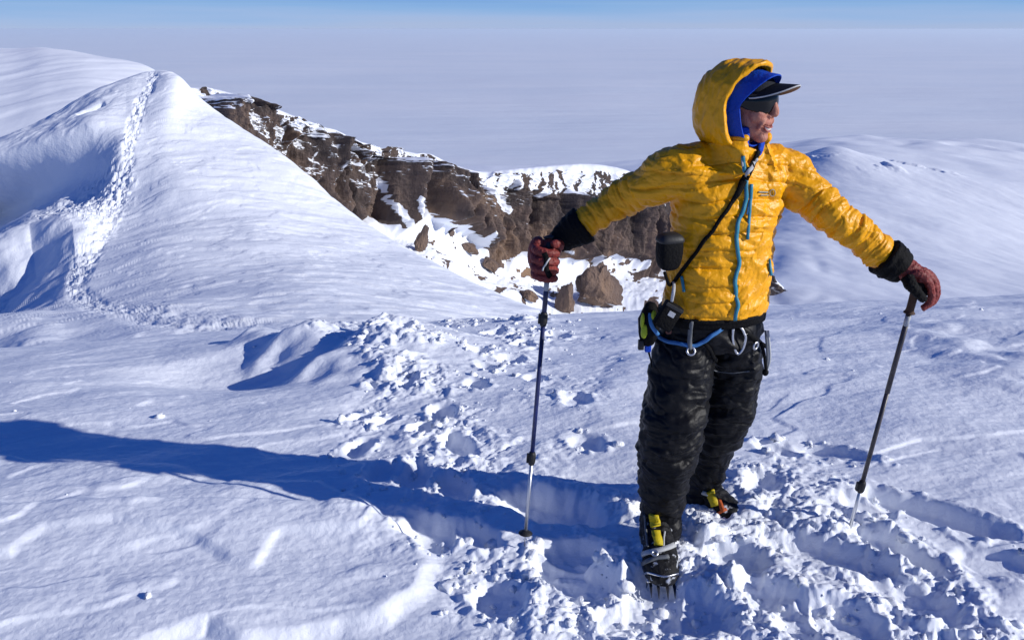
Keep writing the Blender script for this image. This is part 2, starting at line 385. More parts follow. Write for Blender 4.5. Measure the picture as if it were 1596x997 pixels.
# boot holes: pixel, half length, half width, heading in degrees (0 = +X), depth
HOLES = [(690, 640, .13, .085, 100, .13), (712, 690, .17, .075, 115, .12), (558, 697, .11, .08, 60, .10), (598, 655, .10, .07, 50, .10),
         (637, 603, .10, .07, 70, .10), (645, 742, .16, .09, 100, .12), (668, 826, .17, .11, 125, .15), (858, 785, .27, .14, 150, .20),
         (912, 690, .12, .09, 120, .06), (898, 628, .12, .09, 100, .05), (745, 553, .14, .09, 90, .09), (795, 560, .12, .1, 100, .08),
         (815, 537, .14, .1, 100, .10), (770, 520, .15, .1, 80, .10), (690, 527, .15, .1, 60, .10), (620, 540, .13, .09, 40, .09), (560, 522, .16, .1, 20, .09),
         (650, 512, .2, .1, 20, .1), (720, 508, .2, .1, 20, .1), (870, 520, .15, .1, 110, .08), (900, 905, .22, .12, 140, .13),
         (1018, 938, .20, .13, 90, .135), (1290, 872, .26, .09, 148, .10), (1425, 940, .2, .1, 140, .08), (1395, 860, .2, .085, 125, .11), (1450, 800, .33, .085, 143, .13),
         (1560, 880, .2, .09, 143, .06), (1290, 705, .22, .07, 150, .07), (1190, 760, .12, .09, 60, .08), (1090, 960, .15, .12, 60, .10), (1205, 940, .16, .09, 130, .10),
         (780, 935, .13, .09, 140, .08), (965, 965, .12, .09, 100, .08), (1320, 980, .16, .1, 140, .09), (1035, 790, .14, .1, 40, .05), (1240, 985, .1, .08, 100, .08),
         (742, 600, 0.12, 0.07, 115, 0.09), (760, 575, 0.12, 0.07, 115, 0.09), (655, 668, 0.11, 0.07, 80, 0.1), (600, 735, 0.13, 0.08, 70, 0.1), (705, 755, 0.13, 0.08, 120, 0.1), (745, 835, 0.14, 0.08, 140, 0.11), (560, 648, 0.1, 0.06, 50, 0.07), (835, 590, 0.1, 0.07, 110, 0.07), (1215, 700, 0.12, 0.07, 150, 0.07), (1345, 790, 0.13, 0.08, 145, 0.08), (1140, 880, 0.15, 0.09, 150, 0.09), (900, 860, 0.15, 0.09, 160, 0.1)]
HOLES = [(*ground(h[0], h[1])[:2], *h[2:]) for h in HOLES]
RUB = gp((420, 512), (520, 500), (900, 497), (985, 540), (960, 600), (940, 660), (1010, 740), (1180, 690), (1260, 670), (1350, 720), (1470, 800), (1596, 900), (1596, 1060), (1000, 1060), (760, 1030),
         (700, 930), (650, 860), (620, 790), (520, 720), (530, 640), (600, 580), (560, 555), (450, 545))
RUB2 = gp((640, 850), (830, 830), (1000, 830), (1190, 700), (1250, 690), (1330, 760), (1480, 880), (1596, 980), (1596, 1060), (960, 1060), (780, 1010), (690, 920))
RUB3 = gp((430, 512), (520, 500), (870, 497), (760, 560), (690, 620), (600, 620), (540, 560), (450, 540))
CRUST = gp((-300, 820), (200, 800), (560, 800), (640, 850), (668, 890), (655, 935), (600, 960), (500, 985), (380, 1000), (330, 970), (250, 1010), (100, 1060), (-300, 1060))
CRUST2 = gp((-200, 700), (500, 760), (590, 800), (560, 830), (440, 845), (400, 885), (340, 870), (200, 830), (80, 850), (20, 880), (-200, 900))
TRAIL = gp((830, 505), (770, 535), (715, 580), (660, 625), (640, 690), (655, 745), (700, 800), (800, 810), (930, 830), (1010, 860))
MND = gp((505, 572), (575, 552), (440, 548), (500, 536), (600, 534), (390, 538))
MNH = (.16, .20, .17, .14, .15, .13)
def rub_masks(x, y):
    wv = 0.10 * fbm2(x * 3.1, y * 3.1, 3)
    a = sm(-0.05, 0.12, inpoly(x, y, RUB) + wv); b = sm(-0.05, 0.14, inpoly(x, y, RUB2) + wv * 1.5); c = sm(-0.1, 0.2, inpoly(x, y, RUB3) + wv * 2)
    return a, b, c
def hnear(x, y):
    z = zbase(x, y)
    # broad wind forms
    xr = x * 0.95 + y * 0.3; yr = -x * 0.3 + y * 0.95
    z = z + 0.045 * fbm2(x * 0.55 + 3, y * 0.8, 3) + 0.012 * fbm2(xr * 1.0, yr * 2.6 + 5, 3)
    smooth_n = fbm2(xr * 0.8 + 11, yr * 2.0, 3)
    # wind plates: low steps with a crisp lip
    pl = fbm2(xr * 0.75 + 31, yr * 1.5 + 7, 3) + 0.05 * fbm2(x * 6, y * 6, 2)
    plate = sm(0.12, 0.22, pl) + 0.6 * sm(-0.40, -0.32, pl)
    a, b, c = rub_masks(x, y)
    far = sm(7, 3.5, y)
    z = z + 0.010 * plate * (1 - 0.8 * a) * (0.4 + 0.6 * far)
    # sastrugi on the right
    rgt = sm(1.2, 2.6, x - 0.22 * y) * sm(2.6, 3.4, y) * sm(7.5, 5.0, y)
    sv = fbm2(xr * 1.3 + 40, yr * 1.0 - 12, 3)
    z = z + rgt * 0.14 * (np.maximum(sv, 0) ** 1.2)
    # crust plates at lower left
    wq = 0.05 * fbm2(x * 2.6, y * 2.6, 3, .4)
    z = z + 0.042 * sm(-0.06, 0.03, inpoly(x, y, CRUST) + wq) + 0.018 * sm(-0.04, 0.02, inpoly(x, y, CRUST2) + wq)
    # drift with a steep lee side that throws the long blue shadow at left
    t = (x * SD[0] + y * SD[1])
    mx, my = np.array([p[0] for p in MND]), np.array([p[1] for p in MND])
    for k, (cx, cy) in enumerate(MND):
        dx = (x - cx) * -SD[0] + (y - cy) * -SD[1]; dy = (x - cx) * -SD[1] + (y - cy) * SD[0]
        dy = dy + 0.12 * fbm2(x * 2.5, y * 2.5, 2)
        prof = np.where(dx < 0, np.exp(-(dx / 0.14) ** 2), np.exp(-(dx / 0.7) ** 2))
        z = z + MNH[k] * prof * np.exp(-(dy / 0.24) ** 2)
    z = z - 0.16 * np.exp(-((x - MND[0][0] + .75) / 0.8) ** 2 - ((y - MND[0][1] - .10) / 0.45) ** 2)
    # trodden snow: clods, holes
    w1 = fbm2(x * 5, y * 5, 4, 0.6); w2 = fbm2(x * 5 + 9, y * 5 + 3, 4, 0.6)
    f1, v1 = worley(x * 7 + 0.9 * w1, y * 7 + 0.9 * w2); f2, v2 = worley(x * 17 + 5 + 1.6 * w2, y * 17 + 1.6 * w1); f3, v3 = worley(x * 3.1 + 2 + .5 * w1, y * 3.1 + 4 + .5 * w2)
    dome2 = np.maximum(0, 1 - (f2 / 0.6) ** 2) * v2 ** 2
    bx, by = x + 0.06 * w1, y + 0.06 * w2
    bil = np.abs(n2(bx * 4.5, by * 4.5)) + 0.55 * np.abs(n2(bx * 9.5 + 4, by * 9.5)) + 0.30 * np.abs(n2(bx * 21, by * 21 + 7)) + 0.16 * np.abs(n2(bx * 43, by * 43))
    rough = fbm2(x * 4.2, y * 4.2, 5, 0.55)
    ridge_n = 1 - 2 * np.abs(fbm2(x * 7 + 3, y * 7, 4, 0.6))
    pat = sm(-0.35, 0.35, fbm2(x * 1.6 + 8, y * 1.6, 3))
    trl = sm(0.55, 0.12, polydist(x, y, TRAIL) + 0.12 * fbm2(x * 4, y * 4, 3))
    amt = np.clip(0.34 * trl * (.3 + .7 * pat) + 0.22 * a * pat + 0.62 * b * (.55 + .45 * pat) + 0.5 * c * pat, 0, 1)
    Hh = np.zeros(x.shape)
    for (hx, hy, la, wb, ang, dp) in HOLES:
        sel = (np.abs(x - hx) < 0.8) & (np.abs(y - hy) < 0.8)
        if not sel.any(): continue
        X = x[sel] - hx; Y = y[sel] - hy; ca, sa = math.cos(R(ang)), math.sin(R(ang))
        u = X * ca + Y * sa; v = -X * sa + Y * ca
        rr = np.sqrt((u / la) ** 2 + (v / wb) ** 2) + 0.22 * fbm2(x[sel] * 6, y[sel] * 6, 3, .5)
        hole = 0.70 * (1 - sm(0.60, 1.05, rr)) + 0.30 * (1 - sm(0.0, 1.0, rr))
        rim = np.exp(-((rr - 1.22) / 0.20) ** 2)
        Hh[sel] = np.maximum(Hh[sel], dp * hole)
        z[sel] += rim * (0.004 + 0.018 * np.maximum(0, fbm2(x[sel] * 12 + 3, y[sel] * 12, 3)))
        amt[sel] *= (1 - 0.70 * np.minimum(1, 1.3 * hole))
    z = z - 0.66 * Hh + amt * (0.068 * bil + 0.012 * dome2 + 0.020 * rough - 0.025)
    z = z + 0.0025 * fbm2(x * 14, y * 24, 3)
    return z
def near_snow():
    nv, nu = 900, 1100
    d = np.concatenate([np.geomspace(0.5, 1.9, 60, endpoint=False), np.geomspace(1.9, 9.5, nv - 100), np.geomspace(9.6, 24, 40)])
    s = np.linspace(-1, 1, nu)
    Dm, S = np.meshgrid(d, s, indexing='ij')
    X = S * (Dm * 1.0 + 0.9); Y = Dm
    Z = hnear(X.reshape(-1), Y.reshape(-1)).reshape(X.shape)
    o = grid_mesh('snow_ground', np.stack([X, Y, Z], -1), M['snow_near']); o['kind'] = 'structure'
near_snow()

# ---- loose snow clods kicked out of the tracks
def clods():
    rs = np.random.RandomState(5)
    bmv = MB().ell((0, 0, 0), (1, 1, 1), n=8, m=6); BV = np.array(bmv.v); BF = bmv.f
    lx, ly = [], []
    x = rs.uniform(-3.5, 4.0, 60000); y = 1.9 + 6.4 * rs.rand(60000) ** 1.3
    a, b, c = rub_masks(x, y)
    cl = sm(-0.2, 0.5, fbm2(x * 2.3, y * 2.3, 3))
    p = np.clip((0.30 * sm(.6, .1, polydist(x, y, TRAIL)) + 0.10 * a + 0.30 * b + 0.30 * c) * cl + 0.002, 0, 1)
    k = rs.rand(60000) < p * 0.42; x, y = x[k], y[k]
    for h in HOLES:
        for q in range(7):
            t = rs.rand() * 6.28; g = 1.15 + 0.6 * rs.rand() ** 2; ca, sa = math.cos(R(h[4])), math.sin(R(h[4]))
            u, v = h[2] * g * math.cos(t), h[3] * g * math.sin(t)
            lx.append(h[0] + u * ca - v * sa); ly.append(h[1] + u * sa + v * ca)
    x = np.concatenate([x, lx]); y = np.concatenate([y, ly])
    z = hnear(x, y); n = len(x)
    size = 0.004 + 0.024 * rs.rand(n) ** 5 + 0.002 * np.maximum(y - 3, 0) * rs.rand(n) ** 2
    V = np.empty((n, len(BV), 3))
    for i in range(n):
        q = rs.randn(3, 3); q, _ = np.linalg.qr(q)
        sc_ = size[i] * (0.7 + 0.6 * rs.rand(3))
        j = BV * (0.45 + 0.85 * rs.rand(len(BV)))[:, None]; j = (j * sc_ * 1.15) @ q; j[:, 2] *= 0.75
        V[i] = j + (x[i], y[i], z[i] + size[i] * 0.08)
    me = bpy.data.meshes.new('snow_clods'); nb = len(BV)
    fl = np.concatenate([np.array(f) for f in BF]); fn = np.array([len(f) for f in BF])
    me.vertices.add(n * nb); me.vertices.foreach_set('co', V.reshape(-1).astype(np.float32))
    LI = (fl[None] + (np.arange(n) * nb)[:, None]).reshape(-1); FN = np.tile(fn, n)
    me.loops.add(len(LI)); me.loops.foreach_set('vertex_index', LI.astype(np.int32))
    me.polygons.add(len(FN)); me.polygons.foreach_set('loop_start', np.concatenate([[0], np.cumsum(FN)[:-1]]).astype(np.int32))
    me.update(calc_edges=True)
    o = link('snow_clods', me, M['snow_clod']); o['kind'] = 'stuff'
    o['label'] = 'loose white snow clods scattered along the trodden track'; o['category'] = 'snow clods'
clods()

# ---- the snow ridge at left, with the line of tracks climbing it
def ridge():
    rows = [
     [(-260,470,180),(-40,400,172),(90,320,155),(235,220,125),(335,260,116),(455,330,106),(570,420,96),(710,500,84),(862,566,72)],
     [(-260,345,158),(-40,262,148),(96,196,135),(238,121,97),(328,172,91),(450,252,83),(563,340,74),(702,422,63),(850,493,52)],
     [(-260,338,152),(-40,252,142),(98,190,128),(238,113,93),(322,166,88.5),(444,247,80.5),(560,337,72),(698,420,61),(846,491,50)],
     [(-260,370,140),(-40,292,130),(98,238,112),(222,172,84),(306,208,81),(418,278,74),(532,357,66),(672,430,56),(825,500,46)],
     [(-260,420,120),(-40,346,110),(80,307,91),(190,255,74),(282,275,71),(387,330,65),(507,390,58.5),(645,448,50),(800,512,41)],
     [(-260,470,106),(-40,415,96),(60,393,79),(150,368,62),(257,370,59),(367,395,54),(482,425,48),(617,470,41),(780,525,33)],
     [(-260,496,84),(-40,471,70),(35,462,56),(100,455,48),(230,448,45),(350,455,41),(465,468,36.5),(600,495,31),(770,540,25)],
     [(-260,542,56),(-40,519,46),(35,511,38),(110,508,33),(230,500,31),(350,502,28),(465,510,25),(600,525,22),(770,560,18)],
     [(-260,640,30),(-40,620,27),(35,610,24),(110,600,21),(230,595,19),(350,595,17),(465,600,16),(600,610,14),(770,640,12)]]
    def mid(a, b, t): return tuple(a[k] * (1 - t) + b[k] * t for k in range(3))
    FL = {2: (.36, .34), 3: (.37, .34), 4: (.60, .33), 5: (.36, .33), 6: (.58, .33), 7: (.28, .33), 8: (.15, .33)}
    lift = {2: (-8, -18), 1: (-8, -17), 3: (-3, -10), 4: (0, -2)}
    for k, r in enumerate(rows):
        if k >= 2:                                              # the left flank leans on the crest as a slope of known tilt
            C_ = at(*r[3]); gx, gy = FL[k]; q_ = []
            for c_ in r[:3]:
                u_ = at(c_[0], c_[1], 1.0)
                q_.append((c_[0], c_[1], (HC - C_.z + gx * C_.x + gy * C_.y) / (gx * u_.x + gy - (u_.z - HC))))
            r = q_ + r[3:]
        rows[k] = r
    for n_ in range(3):
        rows[1][n_] = (rows[2][n_][0], rows[2][n_][1] + 8, rows[2][n_][2] + 5)
        rows[0][n_] = (rows[2][n_][0], rows[2][n_][1] + 90, rows[2][n_][2] + 32)
    for k, r in enumerate(rows):
        l0, l1 = lift.get(k, (0, 0))
        a = mid(r[2], r[3], .68); b = mid(r[3], r[4], .45)
        rows[k] = r[:3] + [(a[0], a[1] + l0, a[2]), r[3], (b[0], b[1] + l1, b[2])] + r[4:]
    A = cgrid(rows, 800, 560); px, py = proj(A)
    X, Y, Z = A[..., 0], A[..., 1], A[..., 2]
    xr = X * 0.9 + Y * 0.43; yr = -X * 0.43 + Y * 0.9
    dz = 0.75 * fbm2(X * 0.05, Y * 0.05, 3) * (.5 + .8 * sm(200, 120, px + .25 * (py - 200))) + 0.09 * fbm2(xr * 0.20, yr * 0.45, 3)
    dz = dz + 0.30 * fbm2(X * 0.16 + 4, Y * 0.10, 4) * sm(210, 120, px + .25 * (py - 200))
    pl = fbm2(xr * 0.14 + 5, yr * 0.30, 4); dz = dz + 0.06 * (sm(0.05, 0.2, pl) + sm(-0.35, -0.2, pl))
    # cornice humps on the shaded flank
    def hump(cx, cy, rx, ry, h, steep=1.0, rot=0.0):
        u = (px - cx) * math.cos(rot) + (py - cy) * math.sin(rot); v = -(px - cx) * math.sin(rot) + (py - cy) * math.cos(rot)
        u = u / rx; v = v / ry
        u = np.where(u > 0, u * steep, u); return h * np.exp(-(u * u + v * v) ** 1.5)
    def step(line, h, w_, L_, x0, x1):
        lx_, ly_ = zip(*line); sd = py + 7 * n2(px * .012, py * .012) + 1.5 * n2(px * .04, py * .04) - np.interp(px, lx_, ly_)
        return h * (1 - sm(-4, w_, sd)) * np.exp(-(np.maximum(-sd, 0) / L_) ** 2) * sm(x1 + 6, x1 - 90, px) * sm(x0 - 60, x0, px)
    dz = dz + step([(-300, 350), (0, 282), (60, 268), (115, 250), (165, 236), (198, 222), (225, 192)], 2.6, 44, 60, -300, 226)
    dz = dz + step([(-300, 470), (0, 432), (55, 392), (120, 384), (150, 368), (180, 335), (195, 295)], 2.0, 40, 50, -300, 192)
    dz = dz - 0.5 * np.exp(-(polydist(px, py, [(128, 205), (150, 188), (162, 178)]) / 3.5) ** 2)
    # tracks
    trail = [(240, 122), (222, 165), (208, 205), (200, 250), (190, 290), (172, 345), (145, 395), (118, 440), (122, 462), (165, 482), (240, 496), (330, 502), (470, 512)]
    jw = 5 * n2(px * 0.04, py * 0.04)
    dt = polydist(px + jw, py, trail); wid = 8 + 7 * sm(150, 460, py)
    tm = 1 - sm(wid * 0.4, wid * 1.4, dt)
    deb = sm(-14, 14, inpoly(px, py, [(185, 250), (205, 280), (190, 330), (150, 372), (60, 375), (80, 345), (130, 300)]) + 10 * fbm2(px * 0.05, py * 0.05, 3))
    f1, v1 = worley(X * 1.5, Y * 1.5); f2, v2 = worley(X * 2.6 + 7, Y * 2.6)
    clod = 0.20 * np.maximum(0, 1 - (f1 / 0.55) ** 2) * v1 + 0.12 * np.maximum(0, 1 - (f2 / 0.55) ** 2) * v2 + 0.16 * fbm2(X * 1.1, Y * 1.1, 4, 0.6)
    dz = dz + np.clip(tm + 0.9 * deb, 0, 1) * clod * (0.4 + 0.6 * sm(30, 70, Y)) - 0.15 * tm
    A[..., 2] += dz
    o = grid_mesh('snow_ridge', A, M['snow_mid']); o['kind'] = 'structure'
ridge()

# ---- the higher dome behind it
def dome():
    rows = [
     [(-320,200,420),(-150,190,420),(0,190,420),(80,190,420),(160,200,415),(235,220,410),(300,280,400)],
     [(-320,66,342),(-150,74,337),(0,81,330),(75,79,324),(150,92,316),(232,110,306),(300,164,296)],
     [(-320,62,330),(-150,70,325),(0,77,318),(75,75,312),(150,88,305),(232,106,296),(300,160,285)],
     [(-320,110,280),(-150,112,275),(0,118,268),(75,118,264),(150,122,262),(240,150,258),(310,200,250)],
     [(-320,180,235),(-150,180,230),(0,180,225),(75,178,222),(150,182,220),(250,210,215),(320,250,210)],
     [(-320,330,180),(-150,330,178),(0,320,175),(75,310,172),(150,300,170),(260,310,165),(330,340,160)]]
    A = cgrid(rows, 360, 260); X, Y = A[..., 0], A[..., 1]
    xr = X * 0.85 + Y * 0.5; yr = -X * 0.5 + Y * 0.85
    A[..., 2] += 0.7 * fbm2(xr * 0.012, yr * 0.035, 2) + 0.16 * fbm2(xr * 0.03, yr * 0.10, 3) + 0.25 * sm(0.0, 0.3, fbm2(xr * 0.02 + 3, yr * 0.07, 2))
    o = grid_mesh('snow_dome', A, M['snow_far']); o['kind'] = 'structure'
dome()

# ---- crater wall: snow cap, cliff band, snow apron
CR_COLS = [270, 335, 400, 460, 520, 590, 650, 700, 750, 810, 870, 930, 985, 1045, 1110, 1175, 1235, 1300]
CR_SKY =  [138, 143, 162, 184, 206, 232, 240, 256, 272, 271, 268, 266, 277, 306, 352, 405, 462, 510]
CR_TOP =  [160, 168, 188, 205, 226, 250, 254, 270, 300, 312, 316, 312, 318, 340, 385, 430, 480, 530]
CR_BOT =  [250, 275, 300, 320, 338, 350, 342, 356, 386, 400, 412, 404, 404, 412, 440, 470, 500, 545]
CR_D =    [185, 190, 198, 208, 220, 234, 246, 256, 266, 278, 290, 300, 306, 306, 300, 288, 270, 255]
def crater():
    rows = [[], [], [], [], [], [], []]
    for c, s, t, b, d in zip(CR_COLS, CR_SKY, CR_TOP, CR_BOT, CR_D):
        rows[0].append((c, s + 22, d + 34)); rows[1].append((c, s, d + 5 + 9 * min(1, max(0, (c - 600) / 150)))); rows[2].append((c, t, d + 3))
        rows[3].append((c, (t + b) / 2, d - 1)); rows[4].append((c, b, d - 5)); rows[5].append((c - 10, b + 60, d - 36)); rows[6].append((c - 20, b + 190, d - 90))
    nu, nv = 900, 420
    # more rows where the cliff is
    P = np.array([[at(*c) for c in r] for r in rows])
    tv = np.concatenate([np.linspace(0, 1, 25, endpoint=False), np.linspace(1, 2, 90, endpoint=False), np.linspace(2, 4, 190, endpoint=False), np.linspace(4, 5, 85, endpoint=False), np.linspace(5, 6, 30)])
    A = nucr(P, tv); A = np.swapaxes(cr(np.swapaxes(A, 0, 1), np.linspace(0, len(CR_COLS) - 1, nu)), 0, 1)
    V = np.repeat(tv[:, None], nu, 1); U = np.repeat(np.linspace(0, 1, nu)[None], len(tv), 0)
    N = gnormals(A)
    arc = np.concatenate([[0], np.cumsum(np.linalg.norm(np.diff(A[200], axis=0), axis=1))]); S = np.repeat(arc[None], len(tv), 0)
    z = A[..., 2]
    wob = 0.42 * fbm2(S * 0.05, z * 0.02, 4)
    cliff = sm(1.75, 2.15, V + wob + 0.15) * (1 - sm(3.7, 4.15, V + wob))
    upper = sm(0.9, 1.1, V) * (1 - sm(1.9, 2.2, V))
    # buttresses and gullies running down the face
    but = fbm2(S * 0.045 + 2, z * 0.012, 3); rib = 1 - np.abs(fbm2(S * 0.16, z * 0.035 + 9, 4)) * 2; fine = fbm3(A[..., 0] * 0.35, A[..., 1] * 0.35, z * 0.22, 5, 0.6)
    but2 = fbm2(S * 0.10 + 21, z * 0.02, 3)
    lay = fbm2(S * 0.02, z * 0.45, 3)
    d = cliff * (11.0 * but + 6.5 * sm(-0.12, 0.12, but2) + 2.2 * rib + 1.2 * fine + 0.35 * lay - 5)
    d = d + upper * (1.0 * fbm2(S * 0.10, V * 6, 4) + 1.2 * np.maximum(0, fine))
    p0x, p0y = proj(A)
    d = d + cliff * (7 * sm(668, 682, p0x) * sm(800, 770, p0x) - 9 * sm(632, 644, p0x) * sm(682, 668, p0x) + 6 * sm(545, 560, p0x) * sm(636, 620, p0x) + 6 * sm(880, 895, p0x) * sm(975, 955, p0x) - 5 * sm(792, 802, p0x) * sm(835, 815, p0x))
    d = d + upper * 0
    dirn = np.stack([0.84 * np.ones_like(S), -0.54 * np.ones_like(S), 0.12 * np.ones_like(S)], -1)
    A = A + dirn * d[..., None]
    # broken rock standing through the upper snow, mostly on the left part
    lft = sm(0.62, 0.25, U)
    rk = fbm2(S * 0.22 + 4, V * 1.6 + S * 0.09, 5, 0.6)
    A[..., 2] += (upper + 0.3 * cliff) * (0.5 * np.maximum(0, rk) * (0.1 + lft)) + sm(0.7, 1.1, V) * (1 - sm(1.4, 1.8, V)) * (1.3 * fbm2(S * 0.10, V * 2, 3, 0.5) + 1.6 * fbm2(S * 0.05 + 3, V, 2))
    ap = sm(3.9, 4.3, V)
    A[..., 2] += ap * (0.5 * fbm2(S * 0.05, V * 3, 3) + 0.25 * fbm2(S * 0.3, V * 6, 3))
    # where snow lies
    Nn = gnormals(A)
    slope = Nn[..., 2]
    snow = np.where(cliff > 0.5, sm(0.5, 0.85, slope) * 0.72 - 0.28, 0.9)
    snow = np.where(cliff > 0.5, snow + 0.75 * lft * sm(-0.05, 0.25, fbm2(S * 0.22 - V * 1.3, V * 2.2 + 3 + S * .05, 5, 0.6)) * (1 - sm(2.7, 3.4, V)), snow)
    capn = fbm2(S * 0.24, V * 1.5 - S * 0.09, 5, 0.62)
    snow = np.where((upper > 0.3) & (cliff <= 0.5), 0.72 + 0.5 * sm(0.13, 0.06, U + .02 * fbm2(S * .2, V * 4, 3)) - (0.75 * lft + 0.48) * sm(0.0, 0.26, capn) - 0.35 * sm(0.75, 0.95, U) * sm(-.2, .2, capn), snow)
    snow = np.where((V > 3.6) & (cliff <= 0.5), 0.9 - 0.8 * sm(0.46, 0.56, fbm2(S * 0.11 + 8, V * 3, 4, 0.6)), snow)
    ppx, ppy = proj(A)
    chute = np.minimum(polydist(ppx + 4 * n2(ppx * .08, ppy * .08), ppy, [(592, 280), (606, 312), (634, 340), (650, 372)]), polydist(ppx + 3 * n2(ppx * .08, ppy * .08), ppy, [(657, 312), (663, 335), (680, 365)]))
    chute = np.minimum(chute, polydist(ppx + 4 * n2(ppx * .08, ppy * .08), ppy, [(760, 285), (782, 312), (792, 330)]))
    snow = np.maximum(snow, 0.85 * sm(9, 4, chute + 3 * fbm2(ppx * .1, ppy * .1, 3)))
    # snow gullies cut through the cliff
    gul = 1 - np.abs(fbm2(S * 0.028 + 14.2 + (z + 40) * 0.01, z * 0.004, 2)) * 9
    snow = np.where(cliff > 0.5, np.maximum(snow, 0.8 * sm(0.35, 0.8, gul + 0.4 * fine) * sm(3.0, 3.9, V)), snow)
    o = grid_mesh('crater_wall_mountain', A, M['rock'], snow); o['kind'] = 'structure'
    dark = np.clip(sm(2.75, 2.1, V + 1.2 * fbm2(S * .03, V, 3)) + .5 * lft, 0, 1)
    a_ = o.data.attributes.new('lava', 'FLOAT', 'POINT'); a_.data.foreach_set('value', dark.reshape(-1).astype(np.float32))
    return A
CRA = crater()

# ---- big snow flank at right
def flank():
    rows = [
     [(1080,330,1500),(1180,290,1500),(1250,275,1500),(1300,262,1480),(1360,268,1450),(1440,285,1400),(1530,300,1350),(1640,318,1300),(1800,345,1250)],
     [(1080,292,1150),(1180,262,1120),(1252,242,1080),(1300,231,1050),(1350,244,1000),(1430,262,960),(1510,276,930),(1640,297,900),(1800,325,880)],
     [(1060,340,880),(1170,310,860),(1250,290,840),(1310,285,820),(1380,292,790),(1450,305,760),(1540,322,740),(1650,345,720),(1820,370,700)],
     [(1030,400,560),(1150,370,540),(1240,352,525),(1320,352,510),(1400,362,495),(1470,372,480),(1560,388,470),(1660,405,460),(1840,430,450)],
     [(1010,470,340),(1130,445,330),(1230,432,320),(1320,438,310),(1410,446,300),(1490,452,292),(1580,460,286),(1680,470,280),(1860,490,270)],
     [(1000,570,200),(1120,560,195),(1230,550,190),(1330,552,185),(1420,555,180),(1500,558,175),(1590,560,172),(1700,566,170),(1880,580,165)]]
    A = cgrid(rows, 460, 380); X, Y = A[..., 0], A[..., 1]; px, py = proj(A)
    A[..., 2] += 2.0 * fbm2(X * 0.006, Y * 0.004, 2) + 0.7 * fbm2(X * 0.025, Y * 0.010, 4)
    sw = np.hypot((px - 1240) / 1.0, (py - 430) / 1.6)
    A[..., 2] -= (0.8 * np.exp(-((sw - 38) / 14) ** 2) + 0.5 * np.exp(-((sw - 78) / 18) ** 2)) * sm(-.5, .5, fbm2(X * .02, Y * .02, 3))
    cr_ = sm(0.1, 0.6, fbm2(X * 0.02 + 9, Y * 0.01, 5)) * np.exp(-((py - 258 - 0.06 * (px - 1400)) / 9) ** 2); A[..., 2] += 4 * cr_
    o = grid_mesh('snow_flank', A, M['snow_far']); o['kind'] = 'structure'
flank()
# low swells of ice where the flank runs out to the plain
def swell():
    rows = [
     [(700,245,5200),(900,240,5200),(1100,225,5200),(1300,206,5200),(1450,206,5200),(1600,215,5200),(1900,240,5200)],
     [(700,262,4200),(900,258,4200),(1100,240,4200),(1300,215,4200),(1450,216,4200),(1600,226,4200),(1900,255,4200)],
     [(700,292,3000),(900,285,3000),(1100,262,3000),(1300,238,3000),(1450,245,3000),(1600,258,3000),(1900,280,3000)],
     [(700,350,1900),(900,345,1900),(1100,320,1900),(1300,290,1900),(1450,300,1900),(1600,315,1900),(1900,340,1900)]]
    A = cgrid(rows, 320, 220); X, Y = A[..., 0], A[..., 1]
    e = np.minimum(np.linspace(0, 1, 220), 0.3)[:, None] / 0.3
    q = np.hypot(X - 2100, (Y - 3600) * 0.55)
    A[..., 2] += e * (9 * np.sin(q / 75 + 2 * fbm2(X * .002, Y * .002, 3)) * np.exp(-(q / 900) ** 2) + 9 * fbm2(X * 0.002, Y * 0.0012, 3)) - (1 - e) * 160
    o = grid_mesh('ice_swell_terrain', A, M['snow_far']); o['kind'] = 'structure'
swell()

_cpx, _cpy = proj(CRA)
def CRY(px, py):
    d = (_cpx - px) ** 2 + (_cpy - py) ** 2 + np.where(np.arange(CRA.shape[0])[:, None] < 250, 1e6, 0)
    return CRA[..., 1].reshape(-1)[np.argmin(d)]
# ---- rocks standing in the snow apron below the cliff
def outcrop(px, py, Y, w_, h_, tilt, label, seed):
    rs = np.random.RandomState(seed)
    Y = float(CRY(px, py + h_ * 0.5)) - 1.0; c = np.array(at(px, py, Y)); m = MB().ell((0, 0, 0), (1, 1, 1), n=72, m=46)
    V = np.array(m.v); k = F / Y
    for _ in range(14):                                         # broken faces
        a_ = rs.randn(3) * (1, 1, .45); a_ /= np.linalg.norm(a_); h0 = rs.uniform(.48, .78); dd = V @ a_ - h0; V = V - np.outer(np.maximum(dd, 0), a_)
    d = 0.5 * fbm3(V[:, 0] * 1.6 + seed, V[:, 1] * 1.6, V[:, 2] * 0.9, 5, 0.6) + 0.25 * (1 - 2 * np.abs(n3(V[:, 0] * 3 + seed, V[:, 1] * 3, V[:, 2] * 1.2)))
    V = V * (1.1 + 0.45 * d)[:, None]; V[:, 2] = np.where(V[:, 2] < -.3, -.3 + (V[:, 2] + .3) * .4, V[:, 2])
    V = V * (w_ / k, w_ / k * 0.8, h_ / k)
    ca, sa = math.cos(tilt), math.sin(tilt); x, z = V[:, 0] * ca + V[:, 2] * sa, -V[:, 0] * sa + V[:, 2] * ca
    V = np.stack([x, V[:, 1], z], 1)
    me = bpy.data.meshes.new('rock_outcrop'); me.from_pydata([tuple(v) for v in V], [], m.f); me.update()
    nz = np.empty(len(V) * 3); me.vertices.foreach_get('normal', nz); nz = nz.reshape(-1, 3)[:, 2]
    a = me.attributes.new('snow', 'FLOAT', 'POINT'); a.data.foreach_set('value', (sm(0.55, 0.95, nz) * 0.75 - 0.1).astype(np.float32))
    o = link('rock_outcrop', me, M['rock'], smooth=False); o.location = c
    o['label'] = label; o['category'] = 'rock'; o['group'] = 'rock outcrops in the snow below the crater cliff'
